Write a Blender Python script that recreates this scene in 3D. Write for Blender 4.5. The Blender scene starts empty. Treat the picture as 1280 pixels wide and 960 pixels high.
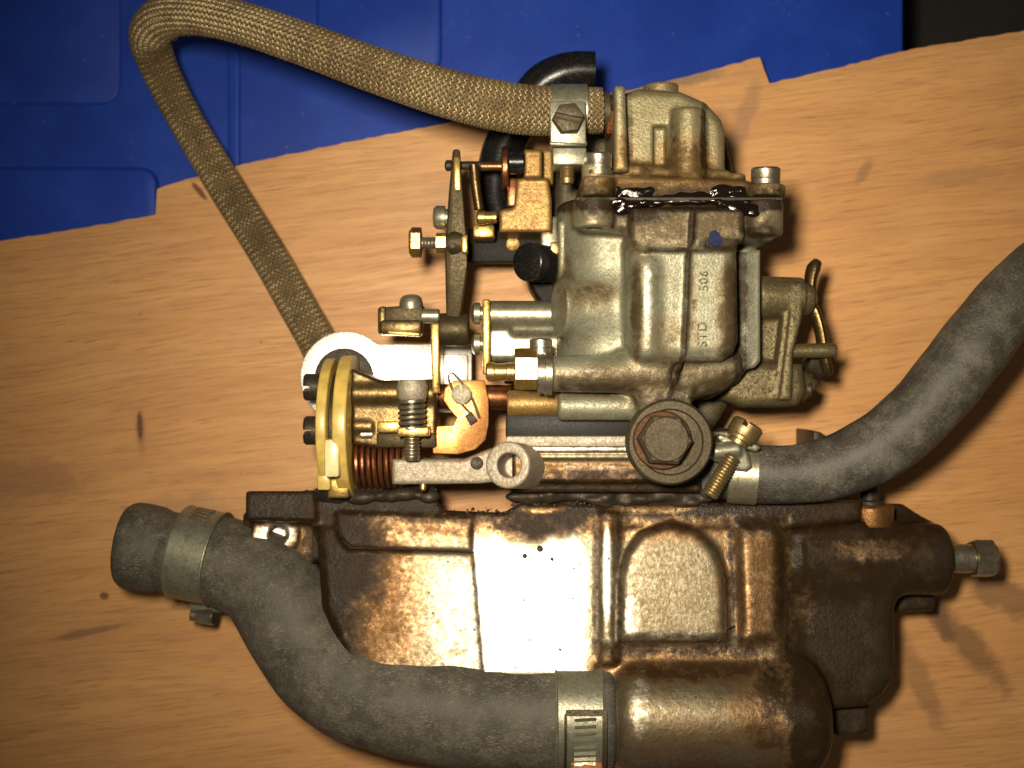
import bpy, bmesh, math, random
import numpy as np
from mathutils import Vector, Matrix
random.seed(4); np.random.seed(4)

# ------------------------------------------------------------------ units
# lengths are written in units of a quarter millimetre; the board's top is z = 0
S = 0.00025
CAM_H, REF = 1600.0, 200.0          # lens height above the board, height of the reference plane
def kz(z): return (CAM_H - z) / (CAM_H - REF)
def W(px, py, z): return Vector(((px - 640) * kz(z), (480 - py) * kz(z), z))
def R(px, z): return px * kz(z)

# ------------------------------------------------------------------ camera, world, flash
scene = bpy.context.scene
cam = bpy.data.cameras.new('camera'); camo = bpy.data.objects.new('camera', cam)
scene.collection.objects.link(camo); scene.camera = camo
camo.location = (0, 0, CAM_H * S); camo.rotation_euler = (0, 0, 0)
cam.sensor_width = 36; cam.lens = 36 * (CAM_H - REF) / 1280
cam.clip_start = 0.005; cam.clip_end = 20
cam.dof.use_dof = True; cam.dof.focus_distance = 1340 * S; cam.dof.aperture_fstop = 10
world = bpy.data.worlds.new('World'); scene.world = world; world.use_nodes = True
bg = world.node_tree.nodes['Background']
bg.inputs[0].default_value = (1.0, 0.86, 0.68, 1); bg.inputs[1].default_value = 0.07
fl = bpy.data.lights.new('camera_flash', 'AREA'); fl.shape = 'RECTANGLE'
fl.size = 0.038; fl.size_y = 0.024; fl.energy = 0.575; fl.color = (1.0, 0.87, 0.67); fl.spread = math.radians(82)
flo = bpy.data.objects.new('camera_flash', fl); scene.collection.objects.link(flo)
FLASH = Vector((-120, 135, 1600)); flo.location = FLASH * S
flo.rotation_euler = (Vector((190, 30, 0)) - FLASH).to_track_quat('-Z', 'Y').to_euler()
scene.view_settings.view_transform = 'Standard'; scene.view_settings.look = 'None'
scene.view_settings.exposure = 0.0; scene.view_settings.gamma = 1.0
scene.render.engine = 'CYCLES'

# ------------------------------------------------------------------ materials
class NT:
    def __init__(s, name):
        s.m = bpy.data.materials.new(name); s.m.use_nodes = True
        s.t = s.m.node_tree; s.n = s.t.nodes; s.b = s.n['Principled BSDF']
        tc = s.n.new('ShaderNodeTexCoord'); mp = s.n.new('ShaderNodeMapping')
        mp.inputs['Scale'].default_value = (1 / S,) * 3
        s.t.links.new(tc.outputs['Object'], mp.inputs[0]); s.co = mp.outputs[0]
    def link(s, a, b): s.t.links.new(a, b)
    def put(s, inp, v):
        if hasattr(v, 'is_output'): s.link(v, inp)
        elif isinstance(v, (tuple, list)) and len(v) == 3 and inp.type == 'RGBA': inp.default_value = (*v, 1)
        else: inp.default_value = v
    def noise(s, scale, detail=5, rough=.55, co=None, dist=0):
        n = s.n.new('ShaderNodeTexNoise'); s.link(co or s.co, n.inputs['Vector'])
        n.inputs['Scale'].default_value = scale; n.inputs['Detail'].default_value = detail
        n.inputs['Roughness'].default_value = rough; n.inputs['Distortion'].default_value = dist
        return n.outputs[0]
    def voro(s, scale, co=None, feature='F1'):
        n = s.n.new('ShaderNodeTexVoronoi'); n.feature = feature; s.link(co or s.co, n.inputs['Vector'])
        n.inputs['Scale'].default_value = scale; return n.outputs[0]
    def mapr(s, v, a, b, c=0., d=1.):
        n = s.n.new('ShaderNodeMapRange'); n.interpolation_type = 'SMOOTHSTEP'
        s.put(n.inputs[0], v)
        for i, x in enumerate((a, b, c, d)): n.inputs[i + 1].default_value = x
        return n.outputs[0]
    def math(s, op, a, b=0., c=0.):
        n = s.n.new('ShaderNodeMath'); n.operation = op
        s.put(n.inputs[0], a); s.put(n.inputs[1], b); s.put(n.inputs[2], c); return n.outputs[0]
    def mix(s, f, a, b, mode='MIX'):
        n = s.n.new('ShaderNodeMix'); n.data_type = 'RGBA'; n.blend_type = mode
        s.put(n.inputs[0], f); s.put(n.inputs[6], a); s.put(n.inputs[7], b); return n.outputs[2]
    def mixf(s, f, a, b):
        n = s.n.new('ShaderNodeMix'); s.put(n.inputs[0], f); s.put(n.inputs[2], a); s.put(n.inputs[3], b); return n.outputs[0]
    def attr(s, name):
        n = s.n.new('ShaderNodeAttribute'); n.attribute_name = name; return n.outputs['Fac']
    def map(s, scale, rot=(0, 0, 0), loc=(0, 0, 0)):
        n = s.n.new('ShaderNodeMapping'); s.link(s.co, n.inputs[0])
        n.inputs['Scale'].default_value = scale; n.inputs['Rotation'].default_value = rot; n.inputs['Location'].default_value = loc
        return n.outputs[0]
    def bump(s, h, strength=.3, dist=1., prev=None):
        n = s.n.new('ShaderNodeBump'); n.inputs['Strength'].default_value = strength
        n.inputs['Distance'].default_value = dist * S; s.link(h, n.inputs['Height'])
        if prev is not None: s.link(prev, n.inputs['Normal'])
        return n.outputs[0]
    def out(s, col, rough, metal=0., normal=None, **kw):
        s.put(s.b.inputs['Base Color'], col); s.put(s.b.inputs['Roughness'], rough); s.put(s.b.inputs['Metallic'], metal)
        if normal is not None: s.link(normal, s.b.inputs['Normal'])
        for k, v in kw.items(): s.put(s.b.inputs[k.replace('_', ' ')], v)
        return s.m

def dirty(name, base, alt, stain, rough=.42, metal=.6, st=.5, grime=.5, bump=.25, gc=(.013, .0075, .0035), attrs=False, pits=.5, grain=.35, pepper=.6, fs=None, amber=1.7, spec=.5):
    """worn metal: base/alt tone, brown stain film, black grime, peppering, pits and casting grain"""
    s = NT(name)
    if fs is None: fs = 1. if attrs else 2.2
    n1 = s.noise(.018 * fs, 6, .6); n2 = s.noise(.035 * fs, 8, .65, dist=.4); n3 = s.noise(grain, 4, .6); n4 = s.noise(.09 * fs, 9, .7); n5 = s.noise(.55, 6, .7); n6 = s.noise(.05 * fs, 10, .75)
    c = s.mix(s.mapr(n1, .35, .65), base, alt)
    c = s.mix(s.mapr(n3, .3, .7, 0., .6), c, s.mix(1., c, (.50, .46, .40), 'MULTIPLY'))
    c = s.mix(s.mapr(n6, .40, .70, 0., .55), c, s.mix(1., c, (.55, .48, .36), 'MULTIPLY'))
    sm = s.mapr(n2, .66 - st * .18, .88 - st * .12)
    gm = s.mapr(n4, .70 - grime * .14, .84 - grime * .10)
    if attrs:
        wob = s.math('ADD', s.math('MULTIPLY', s.math('SUBTRACT', n2, .5), .9), s.math('MULTIPLY', s.math('SUBTRACT', n4, .5), .9))
        sa = s.math('MULTIPLY', s.attr('stain'), 1.25); ga = s.math('MULTIPLY', s.attr('grime'), 1.45)  # masks hold real stain and grime, plus some painted shade
        sm = s.math('MAXIMUM', sm, s.mapr(s.math('ADD', sa, s.math('MULTIPLY', wob, s.mapr(sa, 0., .25))), .05, .85))
        gm = s.math('MAXIMUM', gm, s.mapr(s.math('ADD', ga, s.math('MULTIPLY', wob, s.mapr(ga, 0., .25))), .10, .80))
    film = s.mix(s.mapr(s.math('ADD', sm, s.math('MULTIPLY', s.math('SUBTRACT', n4, .5), .8)), .35, .95), tuple(min(1., x * amber) for x in stain), tuple(x * .55 for x in stain))
    c = s.mix(s.math('MULTIPLY', sm, .9), c, film)
    c = s.mix(s.math('MULTIPLY', gm, .95), c, s.mix(s.mapr(n2, .5, .7), gc, tuple(x * 2.6 for x in gc)))
    pm = s.math('MULTIPLY', s.mapr(n5, .54, .68), s.mapr(n2, .40, .62, pepper * .35, pepper))
    c = s.mix(pm, c, (.035, .024, .012))
    pit = s.mapr(s.math('ADD', s.voro(.22), s.math('MULTIPLY', s.math('SUBTRACT', .5, n1), .4)), .05, .17, pits, 0.)
    c = s.mix(pit, c, (.02, .014, .008))
    r = s.mapr(s.math('ADD', s.math('MULTIPLY', n3, .5), s.math('MULTIPLY', n4, .5)), .3, .7, rough - .10, rough + .14)
    m = s.math('MULTIPLY', s.math('SUBTRACT', 1., gm), metal)
    sp = s.mapr(s.math('MAXIMUM', gm, s.math('MULTIPLY', sm, .6)), 0., 1., spec, min(spec, .12))
    if attrs:
        p = s.attr('polish_glint')  # bright mask: machined polish together with painted highlights
        pn = s.math('MULTIPLY', s.mapr(s.math('ADD', p, s.math('MULTIPLY', s.math('SUBTRACT', n4, .5), 1.1)), .35, .75), s.mapr(p, 0., .1))
        pn = s.math('MULTIPLY', pn, s.math('SUBTRACT', 1., s.math('MAXIMUM', s.math('MAXIMUM', pm, pit), gm)))
        c = s.mix(s.math('MULTIPLY', pn, .85), c, (.72, .68, .58)); r = s.mixf(pn, r, .45); m = s.mixf(pn, m, .95)
        sp_ = s.math('MULTIPLY', s.mapr(s.voro(.05), .05, .12, 1., 0.), s.mapr(n1, .42, .56, .2, 1.))
        c = s.mix(s.math('MULTIPLY', sp_, .9), c, (.015, .010, .006)); m = s.math('MULTIPLY', m, s.math('SUBTRACT', 1., sp_))
    r = s.mixf(gm, r, s.mapr(n2, .35, .65, .22, .48)); g7 = s.noise(.22, 3, .6)
    h = s.math('ADD', s.math('MULTIPLY', n3, .7), s.math('ADD', s.math('MULTIPLY', n4, .9), s.math('MULTIPLY', gm, s.math('ADD', .5, s.math('ADD', s.math('MULTIPLY', n5, 1.2), s.math('MULTIPLY', g7, 2.2))))))
    return s.out(c, r, m, s.bump(h, bump, 2.2), Specular_IOR_Level=sp)

M = {}
M['cast'] = dirty('cast_zinc', (.228, .228, .155), (.262, .268, .20), (.095, .056, .019), .46, .50, st=.58, grime=.48, attrs=True, pits=.7, bump=.30, pepper=.8)
M['cover'] = dirty('cover_zinc', (.27, .24, .13), (.30, .275, .165), (.16, .08, .02), .46, .52, st=.50, grime=.42, attrs=True, pits=.7, bump=.34, pepper=.8)
M['manifold'] = dirty('manifold_alloy', (.205, .17, .105), (.255, .215, .145), (.14, .064, .018), .41, .82, st=.46, grime=.40, attrs=True, bump=.25, pits=.5, grain=.2, pepper=.45, amber=1.8)
M['zinc'] = dirty('zinc_plate', (.36, .35, .25), (.42, .41, .30), (.15, .10, .04), .36, .8, st=.45, grime=.3, bump=.12)
M['steel'] = dirty('plain_steel', (.50, .46, .37), (.40, .36, .28), (.15, .09, .04), .33, .92, st=.45, grime=.35, bump=.15)
M['brass'] = dirty('brass', (.66, .46, .15), (.56, .38, .12), (.17, .09, .025), .33, .92, st=.5, grime=.4, bump=.14, pits=.4)
M['gold'] = dirty('gold_passivate', (.32, .20, .06), (.26, .165, .055), (.10, .035, .013), .46, .6, st=.95, grime=.65, bump=.2, pepper=.5)
M['orange'] = dirty('heat_tinted_plate', (.78, .40, .11), (.66, .30, .12), (.26, .13, .15), .42, .9, st=.35, grime=.1, bump=.12, pits=.2, pepper=.3)
M['copper'] = dirty('copper', (.34, .135, .058), (.24, .09, .04), (.07, .028, .014), .34, .88, st=.6, grime=.55, bump=.15)
M['olive'] = dirty('olive_plate', (.055, .043, .021), (.08, .063, .032), (.03, .02, .009), .50, .6, st=.5, grime=.4, bump=.12, pits=.3, spec=.25)
M['oldbrass'] = dirty('old_brass', (.16, .11, .043), (.11, .075, .03), (.04, .024, .01), .34, .85, st=.5, grime=.5, bump=.15)
M['brown'] = dirty('oily_brown', (.062, .05, .03), (.085, .068, .04), (.042, .022, .009), .50, .35, st=.6, grime=.6, bump=.2, spec=.22)
M['dark'] = dirty('dark_steel', (.035, .028, .021), (.055, .043, .03), (.03, .016, .008), .45, .3, st=.4, grime=.4, bump=.3, spec=.25)
M['stone'] = dirty('grey_cast', (.40, .35, .26), (.46, .41, .33), (.28, .22, .14), .50, .45, st=.4, grime=.2, bump=.5, pits=.8, grain=.3)
M['housing'] = dirty('oily_housing', (.13, .105, .052), (.16, .135, .072), (.04, .024, .009), .44, .55, st=.85, grime=.95, bump=.45, spec=.35)
M['clampzinc'] = dirty('clamp_zinc', (.30, .30, .225), (.37, .37, .29), (.14, .10, .055), .40, .72, st=.45, grime=.35, bump=.15)
M['rustedge'] = dirty('rusty_flange', (.13, .048, .017), (.09, .034, .014), (.04, .02, .010), .5, .35, st=.8, grime=.95, bump=.6, spec=.25)
M['oldcopper'] = dirty('old_copper', (.36, .18, .065), (.26, .12, .045), (.09, .045, .018), .40, .8, st=.6, grime=.6, bump=.3)
M['rustdark'] = dirty('rusty_washer', (.085, .036, .014), (.06, .028, .012), (.03, .016, .008), .5, .3, st=.7, grime=.8, bump=.3, spec=.2)
M['rustscrew'] = dirty('rusty_screw', (.52, .22, .08), (.42, .16, .06), (.2, .08, .03), .5, .4, st=.4, grime=.3, bump=.6)

def rubber(name, base, dust, amount=.5, rough=.62, flecks=.6, spec=.42, bmp=.4):
    s = NT(name)
    n1 = s.noise(.014, 7, .65); n2 = s.noise(.05, 8, .7); n3 = s.noise(.35, 4, .6); n8 = s.noise(.02, 8, .7, dist=.6)
    d = s.mapr(s.math('ADD', s.math('MULTIPLY', n1, .45), s.math('ADD', s.math('MULTIPLY', n2, .4), s.math('MULTIPLY', n3, .3))), .60 - amount * .2, .90 - amount * .1)
    c = s.mix(s.math('MULTIPLY', d, .8), base, dust)
    c = s.mix(s.mapr(n8, .50, .66, 0., .65), c, tuple(x * .6 for x in base))
    fl_ = None
    for i, (rz, sc) in enumerate((((.3, .2, .6), (.08, .44, .44)), ((1.2, .5, 2.2), (.10, .52, .52)), ((.2, 1.4, 1.3), (.09, .46, .46)), ((.7, .1, -.5), (.08, .42, .42)))):
        v = s.voro(1., s.map(sc, rz, (i * 7.3, 3.1 * i, 1.7)))
        f = s.mapr(v, .10, .20, 1., 0.)
        fl_ = f if fl_ is None else s.math('MAXIMUM', fl_, f)
    fl_ = s.math('MULTIPLY', fl_, s.mapr(n2, .36, .60, 0., flecks))
    c = s.mix(fl_, c, (.36, .31, .20))
    h = s.math('ADD', s.math('MULTIPLY', n3, .5), s.math('ADD', n2, s.math('MULTIPLY', fl_, .6)))
    r = s.mapr(d, 0., 1., rough - .12, rough + .2)
    return s.out(c, r, 0., s.bump(h, bmp, 2.5), Specular_IOR_Level=spec)
M['rubber'] = rubber('dusty_rubber', (.05, .045, .036), (.185, .165, .125), .74, .66, .55, .34)
M['rubber2'] = rubber('grey_rubber', (.036, .032, .026), (.17, .155, .125), .60, .60, .35, .36)
M['black'] = rubber('black_rubber', (.006, .006, .006), (.018, .016, .014), .3, .38, .1, .28, .12)
M['bracket'] = rubber('black_bracket', (.005, .0035, .0025), (.016, .010, .006), .4, .6, .05, .12)

def flat(name, col, rough, metal=0., tone=.62, **kw):
    s = NT(name); n = s.noise(.06, 6, .6); n3 = s.noise(.4, 3)
    c = s.mix(s.mapr(n, .35, .65, 0., .6), col, tuple(x * tone for x in col))
    return s.out(c, s.mapr(n3, .3, .7, rough - .06, rough + .06), metal, s.bump(n3, .15, 1.), **kw)
M['bright'] = flat('bright_plate', (.93, .91, .84), .36, .9, tone=.9)
M['dullbrass'] = dirty('dull_brass', (.36, .27, .12), (.28, .22, .11), (.10, .065, .03), .38, .8, st=.55, grime=.5, bump=.2)
M['nylon'] = flat('yellowed_nylon', (.56, .40, .10), .35, 0., Subsurface_Weight=.15, Subsurface_Radius=(.003, .002, .0006))
M['nylonpale'] = flat('pale_nylon', (.70, .58, .30), .30)
M['oil'] = rubber('black_oil', (.005, .003, .002), (.010, .005, .003), .4, .20, 0., .5, .35)
M['paint'] = flat('blue_paint', (.016, .022, .06), .85, Specular_IOR_Level=.1)
M['gasket'] = flat('grey_gasket', (.045, .042, .036), .6, Specular_IOR_Level=.25)
M['spacer'] = flat('black_spacer', (.018, .017, .015), .55, Specular_IOR_Level=.2)

# braided sleeve
s = NT('woven_braid')
n1 = s.noise(.015, 5, .6); n2 = s.noise(.06, 7, .7); n3 = s.noise(1.2, 3)
c = s.mix(s.mapr(n1, .38, .64), (.36, .27, .135), (.25, .18, .09))
c = s.mix(s.mapr(n2, .52, .72, 0., .7), c, (.12, .105, .085))
c = s.mix(s.mapr(n3, .3, .7, 0., .55), c, (.10, .08, .045))
M['braid'] = s.out(c, .44, .55, s.bump(n3, .35, 1.2))
M['braidcore'] = flat('braid_core', (.02, .015, .009), .85)

# plywood: fine stretched grain, ray flecks, handling stains
def wood():
    s = NT('plywood_face')
    a = math.radians(-7)
    # slow warp so the figure is not ruler straight
    w = s.n.new('ShaderNodeVectorMath'); w.operation = 'ADD'
    wn = s.n.new('ShaderNodeTexNoise'); s.link(s.map((.0012, .003, .002)), wn.inputs['Vector']); wn.inputs['Scale'].default_value = 1.
    sc = s.n.new('ShaderNodeVectorMath'); sc.operation = 'SCALE'; s.link(wn.outputs[1], sc.inputs[0]); sc.inputs['Scale'].default_value = 70
    mp = s.n.new('ShaderNodeMapping'); mp.inputs['Rotation'].default_value = (0, 0, a); s.link(s.co, mp.inputs[0])
    s.link(mp.outputs[0], w.inputs[0]); s.link(sc.outputs[0], w.inputs[1])
    def st(x, y):
        m = s.n.new('ShaderNodeMapping'); m.inputs['Scale'].default_value = (x, y, .02); s.link(w.outputs[0], m.inputs[0]); return m.outputs[0]
    g1 = s.noise(1., 6, .65, st(.006, .10)); g2 = s.noise(1., 5, .6, st(.014, .34)); g3 = s.noise(1., 4, .6, st(.0022, .012))
    pore = s.noise(1., 3, .5, st(.022, .55))
    c = s.mix(s.mapr(g3, .3, .7), (.48, .240, .082), (.57, .308, .116))
    c = s.mix(s.mapr(g1, .38, .70, 0., .55), c, (.40, .20, .085))
    c = s.mix(s.mapr(g2, .46, .70, 0., .52), c, (.30, .14, .055))
    c = s.mix(s.mapr(pore, .58, .72, 0., .7), c, (.24, .11, .045))
    c = s.mix(s.mapr(s.noise(.006, 4, .6), .5, .75, 0., .30), c, (.34, .19, .10))
    blot = s.noise(.03, 5, .65)
    # handling stains: (px, py, half length, half width, angle, colour, strength)
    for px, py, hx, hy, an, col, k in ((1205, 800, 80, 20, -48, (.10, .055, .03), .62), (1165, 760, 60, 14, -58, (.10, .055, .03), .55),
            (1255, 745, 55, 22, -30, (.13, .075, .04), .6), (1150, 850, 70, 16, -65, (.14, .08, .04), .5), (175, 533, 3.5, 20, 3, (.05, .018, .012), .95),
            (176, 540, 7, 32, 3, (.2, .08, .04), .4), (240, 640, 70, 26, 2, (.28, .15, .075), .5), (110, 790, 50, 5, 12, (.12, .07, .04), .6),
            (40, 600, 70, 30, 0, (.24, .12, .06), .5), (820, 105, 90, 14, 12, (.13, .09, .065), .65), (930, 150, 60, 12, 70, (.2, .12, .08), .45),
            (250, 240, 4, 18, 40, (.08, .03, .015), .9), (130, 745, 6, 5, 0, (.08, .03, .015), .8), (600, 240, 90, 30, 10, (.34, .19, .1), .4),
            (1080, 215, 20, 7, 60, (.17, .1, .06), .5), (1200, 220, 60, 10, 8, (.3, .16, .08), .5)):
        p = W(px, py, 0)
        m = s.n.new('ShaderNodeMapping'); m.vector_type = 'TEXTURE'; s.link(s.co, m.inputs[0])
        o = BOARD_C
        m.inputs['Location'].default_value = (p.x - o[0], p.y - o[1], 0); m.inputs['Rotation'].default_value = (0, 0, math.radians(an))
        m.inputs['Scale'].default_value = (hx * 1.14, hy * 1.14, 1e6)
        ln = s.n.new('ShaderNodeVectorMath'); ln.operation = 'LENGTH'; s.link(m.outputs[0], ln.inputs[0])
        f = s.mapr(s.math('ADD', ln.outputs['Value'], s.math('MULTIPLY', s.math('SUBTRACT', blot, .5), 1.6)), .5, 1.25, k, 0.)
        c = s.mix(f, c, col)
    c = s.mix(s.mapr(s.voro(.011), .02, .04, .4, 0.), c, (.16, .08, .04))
    h = s.math('ADD', s.math('MULTIPLY', g2, .6), pore)
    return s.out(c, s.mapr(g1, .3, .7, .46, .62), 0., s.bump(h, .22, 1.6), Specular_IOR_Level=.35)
def blueplastic():
    s = NT('blue_plastic'); n1 = s.noise(.008, 5, .6); n2 = s.noise(.07, 9, .75); n3 = s.noise(.5, 3)
    c = s.mix(s.mapr(n1, .35, .7), (.006, .032, .27), (.009, .045, .33))
    c = s.mix(s.mapr(s.math('ADD', s.math('MULTIPLY', n1, .5), n2), .84, 1.0, 0., .30), c, (.07, .08, .16))
    c = s.mix(s.mapr(s.voro(.028), .03, .09, .5, 0.), c, (.10, .09, .11))
    return s.out(c, .50, 0., s.bump(n3, .2, 1.5), Specular_IOR_Level=.25)
M['blue'] = blueplastic()
M['floor'] = flat('dark_floor', (.012, .010, .009), .9)

# ------------------------------------------------------------------ objects
COL = scene.collection
LOC = {}
def thing(name, label, cat, at, group=None):
    o = bpy.data.objects.new(name, None); COL.objects.link(o)
    o.empty_display_size = .01
    o.location = Vector(at) * S; LOC[o] = Vector(at); o['label'] = label; o['category'] = cat
    if group: o['group'] = group
    return o
def build(name, V, F, mat, parent=None, angle=40, attrs=None, kind=None, label=None, cat=None, group=None):
    V = np.asarray(V, dtype=float).reshape(-1, 3); lo, hi = V.min(0), V.max(0); c = (lo + hi) / 2
    if parent is None: c[2] = lo[2]
    me = bpy.data.meshes.new(name)
    me.from_pydata(((V - c) * S).tolist(), [], F); me.update()
    me.polygons.foreach_set('use_smooth', np.ones(len(me.polygons), dtype=bool))
    if angle < 180: me.set_sharp_from_angle(angle=math.radians(angle))
    m = M[mat] if isinstance(mat, str) else mat
    me.materials.append(m)
    for k, a in (attrs or {}).items():
        at = me.attributes.new(k, 'FLOAT', 'POINT'); at.data.foreach_set('value', np.asarray(a, dtype=np.float32))
    o = bpy.data.objects.new(name, me); COL.objects.link(o)
    base = Vector(c); LOC[o] = base
    if parent is not None:
        o.parent = parent; o.location = (base - LOC[parent]) * S
    else: o.location = base * S
    if kind: o['kind'] = kind
    if label: o['label'] = label
    if cat: o['category'] = cat
    if group: o['group'] = group
    return o

def basis(d):
    d = Vector(d).normalized(); u = d.orthogonal().normalized()
    if abs(d.z) < .9:
        u = Vector((0, 0, 1)).cross(d).normalized()
    return d, u, d.cross(u)
def catmull(pts, step=4.):
    P = [np.array(p, float) for p in pts]; P = [2 * P[0] - P[1]] + P + [2 * P[-1] - P[-2]]
    out = []
    for i in range(1, len(P) - 2):
        a, b, c, d = P[i - 1:i + 3]
        n = max(2, int(np.linalg.norm((c - b)[:3]) / step))
        for t in np.arange(n) / n:
            out.append(.5 * (2 * b + (c - a) * t + (2 * a - 5 * b + 4 * c - d) * t * t + (3 * b - a - 3 * c + d) * t ** 3))
    out.append(P[-2]); return np.array(out)
def frames(P):
    T = np.gradient(P, axis=0); T /= np.linalg.norm(T, axis=1)[:, None]
    N = np.zeros_like(T); n = np.array((0, 0, 1.)); n -= T[0] * n.dot(T[0]); n /= np.linalg.norm(n); N[0] = n
    for i in range(1, len(P)):
        n = N[i - 1] - T[i] * N[i - 1].dot(T[i]); N[i] = n / np.linalg.norm(n)
    return T, N, np.cross(T, N)

class MB:
    def __init__(s): s.V = []; s.F = []
    def add(s, V, F):
        b = len(s.V); s.V += [tuple(v) for v in V]; s.F += [[i + b for i in f] for f in F]; return s
    def bm(s, bm):
        bm.verts.index_update(); return s.add([v.co for v in bm.verts], [[v.index for v in f.verts] for f in bm.faces])
    def lathe(s, p0, d, prof, n=32, rot=0., sx=1.):
        """prof: (distance along the axis, radius)"""
        d, u, v = basis(d); p0 = Vector(p0); V = []; F = []; rings = []
        for t, r in prof:
            if r <= 1e-6: rings.append([len(V)]); V.append(p0 + d * t)
            else:
                rings.append(list(range(len(V), len(V) + n)))
                for i in range(n):
                    a = 2 * math.pi * i / n + rot; V.append(p0 + d * t + u * (r * math.cos(a) * sx) + v * (r * math.sin(a)))
        for a, b in zip(rings, rings[1:]):
            if len(a) == 1 and len(b) == 1: continue
            for i in range(n):
                j = (i + 1) % n
                if len(a) == 1: F.append([a[0], b[j], b[i]])
                elif len(b) == 1: F.append([a[i], a[j], b[0]])
                else: F.append([a[i], a[j], b[j], b[i]])
        for ring, flip in ((rings[0], True), (rings[-1], False)):
            if len(ring) > 1: F.append(ring[::-1] if flip else ring)
        return s.add(V, F)
    def cyl(s, p0, p1, r, n=32, bev=1.5, r1=None):
        p0, p1 = Vector(p0), Vector(p1); L = (p1 - p0).length; r1 = r if r1 is None else r1
        return s.lathe(p0, p1 - p0, [(0, r - bev), (bev * .3, r - bev * .3), (bev, r), (L - bev, r1), (L - bev * .3, r1 - bev * .3), (L, r1 - bev)], n)
    def hexa(s, p0, d, r, h, rot=0.):
        p0 = Vector(p0); b = min(r * .12, h * .3)
        s.lathe(p0, d, [(0, r * .94), (b * .5, r), (h - b, r), (h, r * .88)], 6, rot)
        return s.lathe(p0 + Vector(d).normalized() * (h - .01), d, [(0, r * .82), (b * .5, r * .78)], 24)
    def thread(s, p0, d, r, L, pitch=4.):
        prof = [(0, r * .8)]; t = .5
        while t + pitch < L:
            prof += [(t, r * .84), (t + pitch * .45, r), (t + pitch * .6, r)]; t += pitch
        prof += [(L - .3, r * .82), (L, r * .6)]
        return s.lathe(p0, d, prof, 20)
    def slothead(s, p0, d, r, h, ang=0., w=.2, dep=.5, n=36, dome=.0):
        """round screw head with a cut slot"""
        d, u, v = basis(d); p0 = Vector(p0)
        s.lathe(p0, d, [(0, r * .95), (.08 * h, r), (h * (1 - dep), r)], n)
        ca, sa = math.cos(ang), math.sin(ang); a0 = math.asin(w)
        for sg in (1, -1):
            pts = []
            for i in range(15):
                a = a0 + (math.pi - 2 * a0) * i / 14; pts.append((r * math.cos(a), sg * r * math.sin(a)))
            rings = []
            for t, q in ((h * (1 - dep) - .02, 1.), (h * .86, 1.), (h, .86)):
                rings.append([p0 + d * t + u * (ca * x * q - sa * y) + v * (sa * x * q + ca * y) if abs(y) < r * w * 1.05 else
                              p0 + d * t + u * (ca * x * q - sa * y * q) + v * (sa * x * q + ca * y * q) for x, y in pts])
            m = len(pts); V = sum(rings, []); F = []
            for k in range(2):
                for i in range(m):
                    j = (i + 1) % m; F.append([k * m + i, k * m + j, (k + 1) * m + j, (k + 1) * m + i] if sg > 0 else [k * m + j, k * m + i, (k + 1) * m + i, (k + 1) * m + j])
            F.append([2 * m + i for i in range(m)] if sg > 0 else [2 * m + i for i in range(m)][::-1])
            s.add(V, F)
        return s
    def tube(s, P, rad, n=20, caps=True, flat_=None):
        P = np.asarray(P, float); T, N, B = frames(P); m = len(P)
        rad = np.broadcast_to(np.asarray(rad, float), (m,)); A = 2 * np.pi * np.arange(n) / n
        fl = np.ones(m) if flat_ is None else flat_
        V = P[:, None] + (N[:, None] * np.cos(A)[None, :, None] * fl[:, None, None] + B[:, None] * np.sin(A)[None, :, None]) * rad[:, None, None]
        F = [[i * n + j, i * n + (j + 1) % n, (i + 1) * n + (j + 1) % n, (i + 1) * n + j] for i in range(m - 1) for j in range(n)]
        if caps: F += [list(range(n))[::-1], [(m - 1) * n + j for j in range(n)]]
        return s.add(V.reshape(-1, 3), F)
    def spring(s, p0, p1, r, turns, wire, n=8):
        d, u, v = basis(Vector(p1) - Vector(p0)); L = (Vector(p1) - Vector(p0)).length; m = int(turns * 20)
        P = [Vector(p0) + d * (L * i / m) + u * (r * math.cos(2 * math.pi * turns * i / m)) + v * (r * math.sin(2 * math.pi * turns * i / m)) for i in range(m + 1)]
        return s.tube([tuple(p) for p in P], wire, n)
    def slab(s, pts, vec, bev=2., seg=2):
        """polygon of 3D points pushed along vec, edges bevelled"""
        b = bmesh.new(); vs = [b.verts.new(p) for p in pts]; f = b.faces.new(vs)
        r = bmesh.ops.extrude_face_region(b, geom=[f]); nv = [g for g in r['geom'] if isinstance(g, bmesh.types.BMVert)]
        bmesh.ops.translate(b, verts=nv, vec=Vector(vec)); bmesh.ops.recalc_face_normals(b, faces=b.faces)
        if bev > 0:
            es = [e for e in b.edges if len(e.link_faces) == 2 and e.calc_face_angle(0) > .5]
            bmesh.ops.bevel(b, geom=es, offset=bev, segments=seg, profile=.5, affect='EDGES', clamp_overlap=True)
        s.bm(b); b.free(); return s
    def plate(s, pts, z0, z1, bev=2., seg=2, zr=None):
        """outline given at picture places on the plane z1, thickness z0..z1"""
        return s.slab([W(x, y, z1) + Vector((0, 0, z0 - z1)) for x, y in pts], (0, 0, z1 - z0), bev, seg)
    def box(s, x0, y0, x1, y1, z0, z1, bev=2., seg=2):
        return s.plate([(x0, y0), (x1, y0), (x1, y1), (x0, y1)], z0, z1, bev, seg)
    def done(s, name, mat, parent=None, **kw): return build(name, s.V, s.F, mat, parent, **kw)

def circ(px, py, r, n=28, a0=0, a1=360):
    return [(px + r * math.cos(math.radians(a0 + (a1 - a0) * i / n)), py + r * math.sin(math.radians(a0 + (a1 - a0) * i / n))) for i in range(n + (0 if a1 - a0 == 360 else 1))]

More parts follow.
